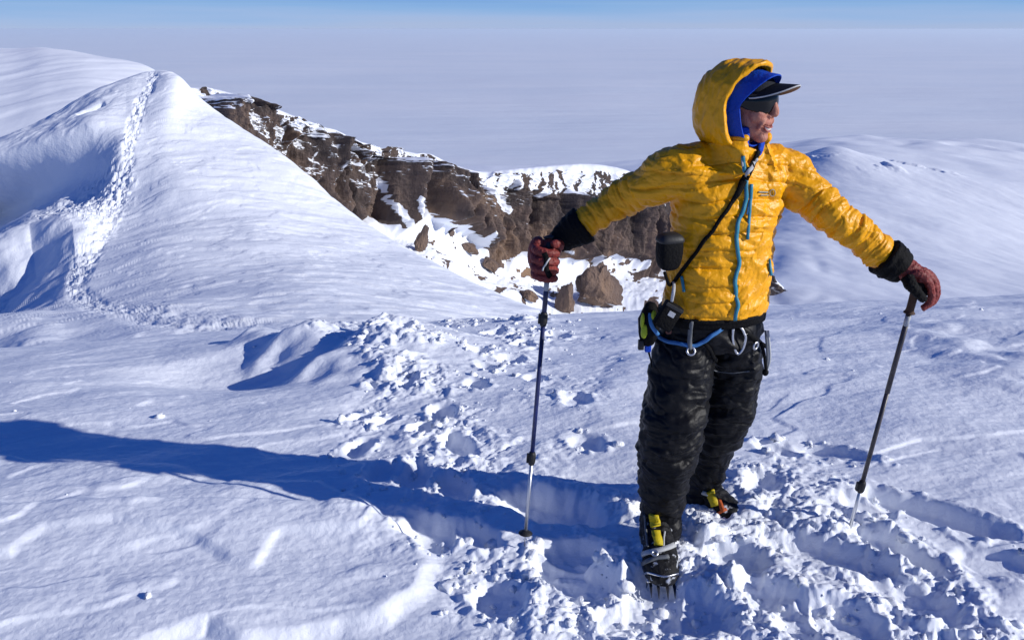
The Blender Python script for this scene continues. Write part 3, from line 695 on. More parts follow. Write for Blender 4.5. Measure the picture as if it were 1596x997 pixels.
for q in [(655, 378, 196, 13, 24, 0.3, 'tall brown rock in the snow chute at the left end of the cliff foot', 3),
          (733, 390, 200, 16, 9, 0.5, 'small flat dark rock just under the cliff, above a longer one', 5),
          (764, 415, 190, 18, 9, 0.55, 'long dark rock lying slantwise halfway down the snow below the cliff', 8),
          (826, 462, 178, 22, 9, 0.45, 'low grey rock poking from snow just left of the gloved hand on the pole', 12),
          (880, 470, 180, 18, 26, 0.25, 'brown rock partly behind the shaft of the dark blue trekking pole', 15),
          (932, 452, 188, 42, 42, 0.3, 'biggest brown rock block in the snow, between pole and climber', 19)]:
    outcrop(*q)

# ---- thin cold air over the ice
def haze():
    m = bpy.data.materials.new('haze_air'); m.use_nodes = True; N, L = m.node_tree.nodes, m.node_tree.links
    N.remove(N['Principled BSDF']); v = N.new('ShaderNodeVolumePrincipled')
    v.inputs['Color'].default_value = (0.75, 0.84, 0.92, 1); v.inputs['Density'].default_value = 7e-6; v.inputs['Anisotropy'].default_value = 0.1
    L.new(v.outputs[0], N['Material Output'].inputs['Volume'])
    b = MB().box((0, 0, 0), (1, 1, 1)); o = b.build('haze', m, smooth=False)
    zt, zb = 6.0, -8500.0
    o.scale = (720000, 720000, (zt - zb) / 2); o.location = (0, 0, (zt + zb) / 2); o['kind'] = 'stuff'
haze()
#PERSON
# ================================================================== THE CLIMBER
def vec(*a): return np.array(a, float)
def A3(px, py, Y): return np.array(tuple(at(px, py, Y)))
person = root('person', 'climber in yellow hooded down jacket and black trousers standing with arms spread on two poles', 'person', (0.70, 2.72, 0.0))
PSI = R(14)                                                  # chest turned a little to the right of the photograph
TF, TL = vec(math.sin(PSI), -math.cos(PSI), 0), vec(math.cos(PSI), math.sin(PSI), 0)
def oval(c, lat, fwd, hw, hf, hb, n=40, e=2.3):
    out = []
    for q in np.arange(n) * 2 * math.pi / n:
        c_, s_ = math.cos(q), math.sin(q)
        k = (abs(c_) ** e + abs(s_) ** e) ** (-1 / e)
        out.append(np.array(c) + lat * (k * c_ * hw) + fwd * (k * s_ * (hf if s_ > 0 else hb)))
    return out
# joints (arms): pixel of the photograph + distance
SH_R, EL_R, WR_R = A3(1056, 268, 2.72), A3(972, 308, 2.83), A3(888, 364, 2.84)
SH_L, EL_L, WR_L = A3(1216, 266, 2.80), A3(1302, 338, 2.68), A3(1400, 416, 2.63)
TOR = [(0.950, .728, 2.745, .190, .140, .125), (1.00, .731, 2.745, .193, .145, .130), (1.08, .735, 2.745, .188, .146, .132), (1.16, .737, 2.745, .184, .142, .132),
       (1.25, .739, 2.745, .188, .140, .136), (1.33, .741, 2.745, .192, .138, .138), (1.41, .744, 2.75, .186, .128, .134), (1.465, .747, 2.75, .158, .108, .118),
       (1.505, .750, 2.75, .112, .094, .10), (1.535, .754, 2.745, .092, .092, .092)]
NECK = vec(.756, 2.742, 1.56)
HC3 = A3(1162, 158, 2.715)                                   # middle of the head
PH = R(48)                                                   # head turned to the right of the photograph
HF, HR_, HU = vec(math.sin(PH), -math.cos(PH), 0), vec(-math.cos(PH), -math.sin(PH), 0), vec(0, 0, 1)
_t = R(4); HF, HU = HF * math.cos(_t) - HU * math.sin(_t), HU * math.cos(_t) + HF * math.sin(_t)
HC_H = A3(1154, 158, 2.715); PHD = R(40)                        # the hood turns less than the head
HF2, HR2, HU2 = vec(math.sin(PHD), -math.cos(PHD), 0), vec(-math.cos(PHD), -math.sin(PHD), 0), vec(0, 0, 1)
def HH(f, r, u): return HC_H + HF2 * f + HR2 * r + HU2 * u
def HP(f, r, u): return HC3 + HF * f + HR_ * r + HU * u
HAX = [HF, HR_, HU]
LEG_F = [A3(1068, 512, 2.74), A3(1060, 590, 2.71), A3(1047, 662, 2.665), A3(1035, 735, 2.685), A3(1031, 795, 2.69), A3(1026, 838, 2.66)]
LEG_B = [A3(1146, 512, 2.80), A3(1140, 590, 2.83), A3(1126, 655, 2.86), A3(1108, 712, 2.92), A3(1094, 760, 2.965), A3(1090, 785, 2.96)]

# ---- the body itself, one continuous figure (mostly under clothes; the face shows)
b = MB()
b.rings([oval((x, y, z), TL, TF, w_ * .84, f * .8, k * .8) for z, x, y, w_, f, k in TOR])
b.rings([oval(c, TL, TF, w_, d_, d_) for c, w_, d_ in [((.726, 2.755, .86), .11, .06), ((.728, 2.755, .92), .15, .09), ((.73, 2.75, 1.0), .15, .10)]])
b.tube([NECK - HU * .10, NECK, HP(-.02, 0, -.05)], [.066, .058, .056], n=18)
for L_, sgn in ((LEG_F, 1), (LEG_B, 1)): b.tube([L_[0] + vec(0, 0, .04)] + L_[1:], [.085, .078, .06, .055, .04, .04], n=16)
for S_, E_, W_ in ((SH_R, EL_R, WR_R), (SH_L, EL_L, WR_L)):
    b.tube([S_ * .8 + vec(.748, 2.75, 1.43) * .2, S_, E_, W_], [.06, .052, .038, .03], n=14)
b.ell(HP(-.014, 0, .022), (.094, .074, .084), HAX, 32, 24)
b.ell(HP(.028, 0, -.02), (.066, .060, .090), HAX, 28, 20)
b.ell(HP(.030, 0, -.075), (.060, .050, .042), HAX, 24, 16)      # jaw
b.ell(HP(.070, 0, -.104), (.026, .026, .020), HAX, 18, 12)      # chin
for s in (-1, 1):
    b.ell(HP(.062, s * .036, -.030), (.030, .026, .028), HAX, 18, 12)   # cheek
    b.ell(HP(-.005, s * .079, .0), (.018, .008, .032), HAX, 14, 10)     # ear
    b.ell(HP(.080, s * .026, .034), (.016, .028, .010), HAX, 14, 10)    # brow
    b.ell(HP(.094, s * .012, -.034), (.012, .009, .008), HAX, 12, 8)    # nostril wing
    b.tube([HP(.090, s * .016, -.040), HP(.086, s * .034, -.056), HP(.076, s * .040, -.078)], [.006, .008, .005], n=8)   # smile fold
b.tube([HP(.086, 0, .028), HP(.099, 0, .004), HP(.108, 0, -.021), HP(.104, 0, -.034)], [.009, .010, .013, .010], n=12)
b.ell(HP(.082, 0, -.056), (.018, .028, .014), HAX, 16, 10)
b.ell(HP(.078, 0, -.084), (.018, .024, .012), HAX, 16, 10)
def body_disp(co, nn):
    return 0.0012 * fbm3(co[:, 0] * 60, co[:, 1] * 60, co[:, 2] * 60, 3)
b.build('body', M['skin'], person, remesh=.0038, sm_it=4, disp=body_disp)
m = MB()
m.tube([HP(.089, -.027, -.062), HP(.0985, -.012, -.069), HP(.1005, 0, -.070), HP(.0985, .012, -.069), HP(.089, .027, -.062)], [.001, .0035, .0035, .0035, .001], n=8, flat=.7)
m.tube([HP(.087, -.025, -.064), HP(.094, -.012, -.080), HP(.096, 0, -.082), HP(.094, .012, -.080), HP(.087, .025, -.064)], [.001, .004, .0045, .004, .001], n=8, flat=.8)
m.build('lips', M['lip'], person)
MB().tube([HP(.088, -.022, -.067), HP(.0945, -.01, -.0745), HP(.0955, 0, -.0755), HP(.0945, .01, -.0745), HP(.088, .022, -.067)], [.001, .0042, .0045, .0042, .001], n=8).build('teeth', M['tooth'], person)

# ---- jacket
def arm_path(S_, E_, W_):
    return cr(np.array([S_ * .55 + vec(.748, 2.75, 1.42) * .45, S_, E_, W_]), np.linspace(0, 3, 40))
ARM = [arm_path(SH_R, EL_R, WR_R), arm_path(SH_L, EL_L, WR_L)]
def arm_coord(co):
    best = np.full(len(co), 9.0); s_ = np.zeros(len(co)); which = np.zeros(len(co), int)
    for k, P in enumerate(ARM):
        L_ = np.concatenate([[0], np.cumsum(np.linalg.norm(np.diff(P, axis=0), axis=1))])
        for i in range(len(P)):
            d = np.linalg.norm(co - P[i], axis=1); q = d < best
            best[q] = d[q]; s_[q] = L_[i]; which[q] = k
    for k, P in enumerate(ARM):                                 # exact place along the arm
        L_ = np.concatenate([[0], np.cumsum(np.linalg.norm(np.diff(P, axis=0), axis=1))])
        T = np.gradient(P, axis=0); T /= np.linalg.norm(T, axis=1, keepdims=True)
        q = which == k; i = np.clip(np.searchsorted(L_, s_[q]), 0, len(P) - 1)
        s_[q] = L_[i] + np.einsum('ij,ij->i', co[q] - P[i], T[i])
    return best, s_, which
def ridged(n): return 1 - np.abs(n) * 2
def jacket_disp(co, nn):
    x, y, z = co.T
    lx = (co - vec(.74, 2.75, 0)) @ TL; fy = (co - vec(.74, 2.75, 0)) @ TF
    _, s_, k = arm_coord(co)
    aw = sm(.20, .27, s_)                                       # 1 on the sleeves
    # body: shallow stitched rows, drawn up towards the armpits, with fine creases between them
    zz = z + 0.10 * np.abs(lx + .02) ** 1.2 * 4 * sm(1.15, 1.4, z) * .5 + 0.012 * n3(x * 9, y * 9, z * 9)
    def baffle(t, pitch):
        ph = t / pitch; dd_ = np.abs(ph - np.round(ph)) * pitch          # distance from the nearest stitched seam
        pk = n3(x * 34, y * 34, z * 9) + .7 * n3(x * 70 + 5, y * 70, z * 14)
        return .0052 * np.minimum(1, dd_ / (pitch * .5)) ** .5 - .0022 * np.exp(-(dd_ / .0045) ** 2) +   .0016 * pk * np.exp(-(dd_ / .016) ** 2)
    row = baffle(zz + .006 * n3(x * 6, y * 6, z * 6 + 3), .060)
    cre = ridged(n3(lx * 7 + 3, fy * 7, zz * 34)) * .6 + ridged(n3(lx * 14, fy * 14, zz * 52 + 4)) * .35
    big = fbm3(lx * 7, fy * 7, z * 13 + 2, 3)
    fold = ridged(n3(lx * 3.2 + 9, fy * 4, zz * 15 + lx * 5)) ** 2 * np.sign(n3(lx * 2, fy * 2, z * 5) + .3)
    diag = ridged(n3(lx * 9 + 2 + z * 7, fy * 6, z * 5 - lx * 6)) ** 2
    crk = np.minimum(np.abs(n3(lx * 10 + z * 9, fy * 10, z * 16 - lx * 5)), np.abs(n3(lx * 17 + 4, fy * 17, z * 26 + lx * 6))) 
    body = row * (.75 + .5 * sm(-.25, .3, n3(x * 5 + 9, y * 5, z * 5))) - .0016 * np.exp(-(crk / .05) ** 2) + .0015 * cre + .0095 * big + .0045 * fold + .0040 * diag * sm(1.15, 1.35, z)
    band = np.exp(-((z - (1.065 + .05 * lx)) / .016) ** 2) + .8 * np.exp(-((z - (1.17 - .10 * lx)) / .013) ** 2)
    body = body - .007 * band
    # sleeves: rings bunched towards the cuff
    u = n3(x * 11, y * 11, z * 11); st = s_ + .014 * u
    rg = baffle(st, .050)
    crs = np.minimum(np.abs(n3(st * 26, x * 10 + y * 6, z * 10)), np.abs(n3(st * 44 + 5, x * 16, z * 16)))
    sc_ = ridged(n3(st * 48, x * 5 + y * 5, z * 6)) * .8 + ridged(n3(st * 85 + 5, x * 9, z * 9)) * .4
    slv = rg - .0018 * np.exp(-(crs / .06) ** 2) + .0045 * sc_ * (.35 + .9 * sm(.35, .6, s_)) + .0045 * ridged(n3(st * 16 + x * 8, y * 14, z * 14)) ** 2 + .007 * fbm3(x * 12, y * 12, z * 12, 2)
    return 1.3 * body * (1 - aw) + 1.25 * slv * aw - .009
j = MB()
j.rings([oval((x, y, z), TL, TF, w_, f, k) for z, x, y, w_, f, k in TOR])
for S_, E_, W_ in ((SH_R, EL_R, WR_R), (SH_L, EL_L, WR_L)):
    j.tube([S_ * .45 + vec(.748, 2.75, 1.39) * .55, S_ * .93 + vec(.748, 2.75, 1.43) * .07, S_ * .55 + E_ * .45, E_, E_ * .5 + W_ * .5, W_ * .93 + E_ * .07], [.118, .096, .079, .067, .057, .050], n=24)
for q in np.linspace(R(102), R(102 + 298), 30)[:-1]:               # standing collar, open at the front
    q2 = q + R(298) / 29 * 1.15; Rr = []
    for a_ in (q, q2):
        d_ = TL * math.cos(a_) + TF * math.sin(a_); c_ = vec(NECK[0] + .012 * TF[0], NECK[1] + .012 * TF[1], 0)
        Rr.append([c_ + d_ * r + vec(0, 0, z) for r, z in ((.140, 1.455), (.104, 1.53), (.096, 1.572), (.074, 1.572), (.078, 1.53), (.09, 1.455))])
    j.rings(Rr)
jk = j.build('jacket', M['yellow'], person, remesh=.0036, sm_it=22, disp=jacket_disp)
def bvh(o): return BVHTree.FromPolygons([v.co.copy() for v in o.data.vertices], [tuple(p.vertices) for p in o.data.polygons])
JB = bvh(jk)                                                    # the person sits unrotated: local = world - root
def snap(B, px, py, lift=.003):
    d = ray(px, py); h = B.ray_cast(Vector((0, 0, HC)), d)
    if h[0] is None: return None
    n = h[1] if h[1].dot(d) < 0 else -h[1]
    return np.array(h[0]) + np.array(n) * lift, np.array(n)
def on(B, pts, lift=.003, sub=6):
    P = np.array(pts, float); P = cr(P, np.linspace(0, len(P) - 1, (len(P) - 1) * sub + 1)); a, n = [], []
    for p in P:
        q = snap(B, *p, lift=lift)
        if q: a.append(q[0]); n.append(q[1])
        else: a.append(A3(p[0], p[1], a[-1][1] if a else 2.70)); n.append(-np.array(ray(*p)))
    a = np.array(a); n = np.array(n)
    k = np.ones(3) / 3
    if len(a) > 4:
        a[1:-1] = (a[:-2] + a[1:-1] + a[2:]) / 3; n[1:-1] = (n[:-2] + n[1:-1] + n[2:]) / 3
    return a, n
ZIP = [(1158, 243), (1160, 262), (1163, 288), (1160, 318), (1150, 345), (1146, 368), (1149, 392), (1151, 412), (1144, 436), (1146, 458), (1149, 474), (1145, 497)]
P_, N_ = on(JB, ZIP, .007); MB().ribbon(P_, N_, .013, .004).build('front_zip', M['teal'], jk)
for pl_ in ([(1170, 288), (1168, 320), (1164, 372)], [(1064, 430), (1067, 455)], [(1197, 405), (1200, 428)]):
    P_, N_ = on(JB, pl_, .006, 8)
    if len(P_) > 2: MB().ribbon(P_, N_, .010, .003).build('pocket_zip', M['teal'], jk)
P_, N_ = on(JB, [(1168, 308), (1163, 333)], .006, 4); MB().tube(P_, .0022, n=8).build('zip_pull', M['blue_web'], jk)
P_, N_ = on(JB, [(1157, 248), (1159, 275)], .008, 4); MB().tube(P_, .003, n=8).build('zip_pull', M['trim'], jk)
# hem binding
hem = [oval((TOR[0][1], TOR[0][2], TOR[0][0] + dz), TL, TF, TOR[0][3] + e, TOR[0][4] + e, TOR[0][5] + e) for dz, e in ((-.012, -.012), (-.012, -.004), (.004, -.003), (.006, -.012))]
MB().rings(hem).build('hem_binding', M['black_fabric'], jk)
# little emblem on the chest: a ring and two blurred words
lg = MB()
for k_, (x0, x1, y_) in enumerate(((1181, 1196, 299), (1184, 1197, 304))):
    P_, N_ = on(JB, [(x0, y_), ((x0 + x1) / 2, y_), (x1, y_)], .0035, 4); lg.ribbon(P_, N_, .0055 if k_ == 0 else .004, .0012)
P_, N_ = on(JB, [(1203 + 4.6 * math.cos(q), 300 + 5.2 * math.sin(q)) for q in np.linspace(0, 2 * math.pi, 9)], .0035, 3); lg.tube(P_, .0018, n=6, smooth=False)
lg.build('chest_emblem', M['logo_grey'], jk)

# ---- hood, its blue lining, inner collar
def hood(name, m, k, back, rimshift, parent, th, du=0.0):
    n, nv = 64, 40; Rg = []
    for i in range(nv + 1):
        v = i / nv; th_ = v * math.pi / 2 * .97; rg = []
        for q in np.arange(n) * 2 * math.pi / n:
            c_, s_ = math.cos(q), math.sin(q)                   # c_: up, s_: to the climber's right
            rimf = (.018 + .072 * max(0, c_) ** 1.3 + .030 * max(0, -c_) ** 1.5) + rimshift * (.5 + .5 * max(0, c_) + .3 * abs(s_))
            e = 2.3; kk = (abs(c_) ** e + abs(s_) ** e) ** (-1 / e)
            ru = (.164 if c_ > 0 else .158) * k; tp = (.30 * max(0, c_) ** 1.5 + .13 * s_ * s_) if th > .01 else (.36 * max(0, c_) ** 1.5 + .33 * s_ * s_ + .10 * max(0, -c_)); rl = (.116 + .012 * max(0, -c_)) * k
            sc_ = math.cos(th_) ** .72 * (1 - tp * math.exp(-(v / (.42 if th > .01 else .30)) ** 2))
            f = rimf * (1 - math.sin(th_)) + back * math.sin(th_)
            up_ = kk * c_ * ru * sc_ + du - .10 * v * 0 + (-.03) * math.sin(th_) ** 2
            rg.append(HH(f, kk * s_ * rl * sc_, up_))
        Rg.append(rg)
    b_ = MB(); b_.rings(Rg, cap=False); b_.f.append(tuple(nv * n + q for q in range(n)))
    me = b_.mesh(name); o = bpy.data.objects.new('tmp', me); COL.objects.link(o)
    md = o.modifiers.new('s', 'SOLIDIFY'); md.thickness = th; md.offset = 0
    md = o.modifiers.new('u', 'SUBSURF'); md.levels = 2; md.render_levels = 2
    me2 = bpy.data.meshes.new_from_object(o.evaluated_get(bpy.context.evaluated_depsgraph_get())); bpy.data.objects.remove(o); me2.name = name
    nn = len(me2.vertices); co = np.empty(nn * 3); me2.vertices.foreach_get('co', co); co = co.reshape(-1, 3)
    no = np.empty(nn * 3); me2.vertices.foreach_get('normal', no); no = no.reshape(-1, 3)
    l = (co - HC_H) @ np.array([HF2, HR2, HU2]).T
    d = .0045 * ridged(n3(l[:, 0] * 26, l[:, 1] * 9, l[:, 2] * 16)) + .003 * ridged(n3(l[:, 0] * 42 + 5, l[:, 1] * 18, l[:, 2] * 26)) + .005 * fbm3(l[:, 0] * 14, l[:, 1] * 14, l[:, 2] * 14, 2)
    if th < .01: d = d * .25
    # radial direction from the head axis so both skins move together
    rad = co - HC_H; rad -= np.outer(rad @ HF2, HF2); rad /= np.linalg.norm(rad, axis=1, keepdims=True) + 1e-9
    co = co + rad * d[:, None]; me2.vertices.foreach_set('co', co.reshape(-1)); me2.update()
    return link(name, me2, m, parent)
hd = hood('hood', M['yellow'], 1.0, -.146, 0, jk, .016)
hood('hood_lining', M['blue_lining'], .90, -.12, .040, hd, .006, du=-.008)
# yellow standing collar joining hood and chest, open at the front; blue inner jacket collar inside it
def collar(name, m, rb, rt, zb, zt, a0, a1, th, parent, fw=0.0):
    Rg = []
    for q in np.linspace(a0, a1, 40):
        r_ = []
        for (r, z, o_) in ((rb, zb, 0), (rb * .5 + rt * .5 + .006, (zb + zt) / 2, 0), (rt, zt, 0), (rt - th, zt, 0), (rb * .5 + rt * .5 - th, (zb + zt) / 2, 0), (rb - th, zb, 0)):
            d_ = TL * math.cos(q) + TF * math.sin(q)
            r_.append(vec(NECK[0] + fw * TF[0], NECK[1] + fw * TF[1], z) + d_ * r)
        Rg.append(r_)
    return MB().rings(Rg).build(name, m, parent, subsurf=1)
collar('inner_collar', M['blue_lining'], .080, .083, 1.50, 1.605, R(95), R(95 + 330), .006, jk, .012)
MB().tube([HH(.045, .060, -.125), HH(.058, .048, -.15), HH(.064, .040, -.175)], .0028, n=8).build('drawcord', M['trim'], hd)
q = snap(JB, 1134, 231, .002)
hb = bvh(hd).ray_cast(Vector((0, 0, HC)), ray(1134, 229))
if hb[0]: MB().ell(np.array(hb[0]), (.006, .006, .006), n=12, m=8).build('cord_toggle', M['black_rubber'], hd)

# ---- cap and sunglasses
cp = MB(); Rg = []
for v in np.linspace(0, 1, 14):
    th_ = v * math.pi / 2 * .98; Rg.append([HP(-.008 + .106 * math.cos(th_) * math.cos(q), .084 * math.cos(th_) * math.sin(q),   .036 + .074 * math.sin(th_)) for q in np.arange(40) * 2 * math.pi / 40])
cap = cp.rings(Rg).build('cap', M['navy'], person)
def brim(name, m, lo, hi, r0, r1, parent):
    top, bot = [], []; nq, nr = 36, 12; V = []; Fc = []
    for side in (hi, lo):
        for i in range(nr + 1):
            t = r0 + (r1 - r0) * i / nr
            for q in np.linspace(-1, 1, nq):
                y = q * .080; edge = .074 * math.sqrt(max(0, 1 - abs(q) ** 2.6))      # how far the brim reaches
                f0 = -.008 + .104 * math.sqrt(max(0, 1 - (y / .0845) ** 2))
                V.append(HP(f0 + edge * t, y, .064 - .052 * abs(q) ** 2.0 + .004 * t + side))
    n_ = (nr + 1) * nq
    for i in range(nr):
        for k in range(nq - 1):
            a = i * nq + k; Fc.append((a, a + 1, a + nq + 1, a + nq)); Fc.append((n_ + a, n_ + a + nq, n_ + a + nq + 1, n_ + a + 1))
    for k in range(nq - 1):
        a = nr * nq + k; Fc.append((a, a + 1, n_ + a + 1, n_ + a)); Fc.append((k, n_ + k, n_ + k + 1, k + 1))
    for i in range(nr):
        for k in (0, nq - 1):
            a = i * nq + k; Fc.append((a, a + nq, n_ + a + nq, n_ + a))
    return MB().add(V, Fc).build(name, m, parent)
bk = brim('brim', M['navy'], 0.0, .004, 0, .985, cap)
brim('brim_underside', M['under_brim'], -.0018, -.0004, 0, .975, bk)
brim('brim_edge', M['trim'], -.0012, .0032, .986, 1.02, bk)
# wrap-round glasses
Vg = []; nq = 40; nr = 10
for s_ in (0, -.0035):
    for i in range(nr + 1):
        for k in range(nq):
            q = -1.46 + 2.92 * k / (nq - 1); u = i / nr
            hh = .040 * (1 - .40 * abs(q / 1.46) ** 2.2); dip = .022 * math.exp(-(q / .17) ** 2)
            z = .014 + (-hh + dip) * (1 - u) + (hh * .52) * u
            bulge = .004 * math.sin(math.pi * u)
            Vg.append(HP(.014 + (.088 + bulge + s_) * math.cos(q), (.081 + bulge + s_) * math.sin(q), z))
Fg = []; n_ = nq * (nr + 1)
for i in range(nr):
    for k in range(nq - 1):
        a = i * nq + k; Fg.append((a, a + 1, a + nq + 1, a + nq)); Fg.append((n_ + a, n_ + a + nq, n_ + a + nq + 1, n_ + a + 1))
for k in range(nq - 1): Fg.append((k, n_ + k, n_ + k + 1, k + 1)); a = nr * nq + k; Fg.append((a, a + 1, n_ + a + 1, n_ + a))
for i in range(nr):
    for k in (0, nq - 1): a = i * nq + k; Fg.append((a, a + nq, n_ + a + nq, n_ + a))
sg = MB().add(Vg, Fg).build('sunglasses', M['lens'], person)
for s in (-1, 1): MB().tube([HP(.032, s * .081, .018), HP(.0, s * .085, .020), HP(-.04, s * .082, .012)], [.0060, .0050, .0035], n=8, flat=1.8).build('temple_arm', M['black_rubber'], sg)
MB().tube([HP(.014 + .090 * math.cos(q), .080 * math.sin(q), .014 + .020 * (1 - .45 * abs(q / 1.46) ** 2.2)) for q in np.linspace(-1.43, 1.43, 13)], .0028, n=8).build('frame', M['black_rubber'], sg)

# ---- trousers
t = MB()
t.rings([oval(c, TL, TF, hw, f, k) for c, hw, f, k in (((.726, 2.755, .80), .165, .11, .12), ((.724, 2.755, .85), .188, .125, .13), ((.724, 2.755, .91), .188, .128, .128), ((.726, 2.75, 1.0), .172, .118, .118))])
t.tube([LEG_F[0] + vec(.01, 0, .03)] + LEG_F[1:], [.112, .119, .116, .104, .088, .082], n=26)
t.tube([LEG_B[0] + vec(-.01, 0, .03)] + LEG_B[1:], [.108, .106, .098, .086, .078, .074], n=26)
def trouser_disp(co, nn):
    x, y, z = co.T
    w_ = z + .030 * n3(x * 6, y * 6, z * 6) + .18 * (x - .7) * np.sin(z * 9)
    row = np.abs(np.sin(math.pi * w_ / .105)) ** .5
    big = fbm3(x * 8, y * 8, z * 11, 3)
    cr_ = ridged(n3(x * 10, y * 10, w_ * 40)) * .6 + ridged(n3(x * 20 + 4, y * 20, w_ * 60)) * .35
    knee = np.exp(-((z - .50) / .10) ** 2) * ridged(n3(x * 6, y * 6, w_ * 26 + 3))
    return (.005 * row + .004 * np.minimum(1, np.abs(n3(x * 6, y * 6, w_ * 9)) * 4)) + .015 * big + .0030 * cr_ - .004 * np.exp(-(np.abs(n3(x * 8 + 3, y * 8, w_ * 22)) / .06) ** 2) + .010 * knee + .008 * ridged(n3(x * 5 + 3, y * 5, w_ * 13)) ** 2 - .014
tr = t.build('trousers', M['black_nylon'], person, remesh=.0042, sm_it=10, disp=trouser_disp)
TB = bvh(tr)
P_, N_ = on(TB, [(1112, 577), (1140, 581), (1168, 578)], .002); MB().ribbon(P_, N_, .004, .0015).build('thigh_seam', M['grey_fabric'], tr)

# ---- climbing harness
belt = [oval((.725, 2.752, z), TL, TF, .190 + e, .131 + e, .131 + e) for z, e in ((.918, -.004), (.918, .008), (.955, .008), (.957, -.004))]
hs = MB().rings(belt).build('harness', M['black_fabric'], person)
P_, N_ = on(TB, [(1012, 508), (1030, 527), (1052, 534), (1078, 538), (1100, 528), (1120, 513), (1138, 505)], .007); MB().ribbon(P_, N_, .014, .005).build('leg_loop', M['blue_web'], hs)
P_, N_ = on(TB, [(1148, 510), (1165, 520), (1182, 532), (1194, 540)], .007); MB().ribbon(P_, N_, .016, .005).build('leg_loop', M['black_fabric'], hs)
P_, N_ = on(TB, [(1079, 502), (1077, 522), (1073, 545)], .012); MB().ribbon(P_, N_, .016, .003).build('leg_strap', M['grey_fabric'], hs)
P_, N_ = on(TB, [(1098, 533), (1108, 548), (1113, 562)], .010); MB().ribbon(P_, N_, .014, .003).build('leg_strap', M['black_fabric'], hs)
P_, N_ = on(TB, [(1186, 534), (1191, 552), (1194, 578)], .016); MB().tube(P_, .006, n=8).build('hanging_strap', M['black_fabric'], hs)
def ring(c, n, r, rr, sx=1.0, name='buckle', m=None, parent=None, k=14):
    n = np.array(n) / np.linalg.norm(n); u = np.cross(n, (0, 0, 1.)); u /= np.linalg.norm(u); v = np.cross(u, n)
    Rg = []
    for q in np.arange(k) * 2 * math.pi / k:
        o_ = u * math.cos(q) * sx + v * math.sin(q); cc = np.array(c) + o_ * r; d_ = o_ / np.linalg.norm(o_)
        Rg.append([cc + (d_ * math.cos(a) + n * math.sin(a)) * rr for a in np.arange(8) * 2 * math.pi / 8])
    Rg.append(Rg[0]); return MB().rings(Rg, cap=False).build(name, m, parent)
for (x_, y_, r_) in ((1075, 548, .014), (1172, 536, .013)):
    q = snap(TB, x_, y_, .016)
    if q: ring(q[0], q[1], r_, .0042, name='buckle', m=M['steel'], parent=hs)

# ---- boots and crampons
def boot(heel, toe, width, name_lab=None, lift=.022):
    heel, toe = np.array(heel, float), np.array(toe, float); L_ = np.linalg.norm(toe - heel); f = (toe - heel) / L_
    s = np.cross(f, (0, 0, 1.)); s /= np.linalg.norm(s); u = np.cross(s, f)
    prof = [(-.03, .30, .09), (0.02, .40, .12), (.10, .42, .135), (.25, .42, .15), (.40, .43, .125), (.55, .47, .105), (.72, .50, .088), (.86, .46, .074), (.96, .34, .056), (1.01, .18, .036)]
    Rg = []
    for t_, w_, h_ in prof:
        c = heel + f * L_ * t_; hw = width * w_; r_ = []
        for q in np.arange(24) * 2 * math.pi / 24:
            a, b_ = math.cos(q), math.sin(q); e = 2.6; k = (abs(a) ** e + abs(b_) ** e) ** (-1 / e)
            zz = b_ * k * (h_ / 2) + h_ / 2
            r_.append(c + s * a * k * hw + u * (lift + zz))
        Rg.append(r_)
    def dd(co, nn): return .004 * ridged(n3(co[:, 0] * 26, co[:, 1] * 26, co[:, 2] * 30)) + .003 * n3(co[:, 0] * 50, co[:, 1] * 50, co[:, 2] * 50)
    bt = MB().rings(Rg).build('boot', M['boot_snow'], person, remesh=.004, sm_it=4, disp=dd)
    so = MB()
    so.rings([[heel + f * L_ * t_ + s * width * w_ * 1.06 * a + u * (lift + z) for a, z in ((-1, .0), (-1, .026), (1, .026), (1, .0))] for t_, w_, h_ in prof])
    so.build('sole', M['black_rubber'], bt, bevel=.004)
    # crampon: frame, twelve points, toe bail, strap
    cm = MB()
    for sg_ in (-1, 1):
        cm.tube([heel + f * L_ * t_ + s * sg_ * width * .40 + u * (lift - .006) for t_ in (.02, .3, .6, .92)], .007, n=8, sub=3)
    for t_ in (.05, .35, .62, .90):
        c = heel + f * L_ * t_ + u * (lift - .006); cm.tube([c - s * width * .41, c + s * width * .41], .007, n=8, smooth=False)
    cr_ = cm.build('crampon', M['steel'], person)
    for t_, wd_ in ((.06, .36), (.34, .38), (.62, .40), (.80, .40), (.94, .34), (.97, .13)):
        for sg_ in (-1, 1):
            c = heel + f * L_ * t_ + s * sg_ * width * wd_ + u * (lift - .01)
            fr = t_ > .9; tip = c + (f * .040 - u * .026 if fr else -u * .046 + f * (.006 if t_ > .5 else -.004))
            MB().rings([[c + (f * a + s * b_) * .011 for a, b_ in ((1, .5), (-1, .5), (-1, -.5), (1, -.5))], [tip + (f * a + s * b_) * .0015 for a, b_ in ((1, .5), (-1, .5), (-1, -.5), (1, -.5))]]).build('point', M['dark_steel'], cr_, smooth=False)
    c = heel + f * L_ * .97
    MB().tube([heel + f * L_ * .80 - s * width * .5 + u * (lift + .0), heel + f * L_ * .93 - s * width * .40 + u * (lift + .036), heel + f * L_ * 1.005 + u * (lift + .042), heel + f * L_ * .93 + s * width * .40 + u * (lift + .036), heel + f * L_ * .80 + s * width * .5 + u * (lift + .0)], .0045, n=8).build('toe_bail', M['steel'], cr_)
    return bt, cr_, (heel, f, s, u, L_)
FT_H, FT_T = vec(.565, 2.735, -.02), vec(.548, 2.41, -.018)
bt1, cr1, fr1 = boot(FT_H, FT_T, .125)
BK_H, BK_T = A3(1082, 800, 3.0), A3(1160, 818, 2.80); BK_H[2] = -.045; BK_T[2] = -.05
bt2, cr2, fr2 = boot(BK_H, BK_T, .12)
BB1, BB2 = bvh(bt1), bvh(bt2)
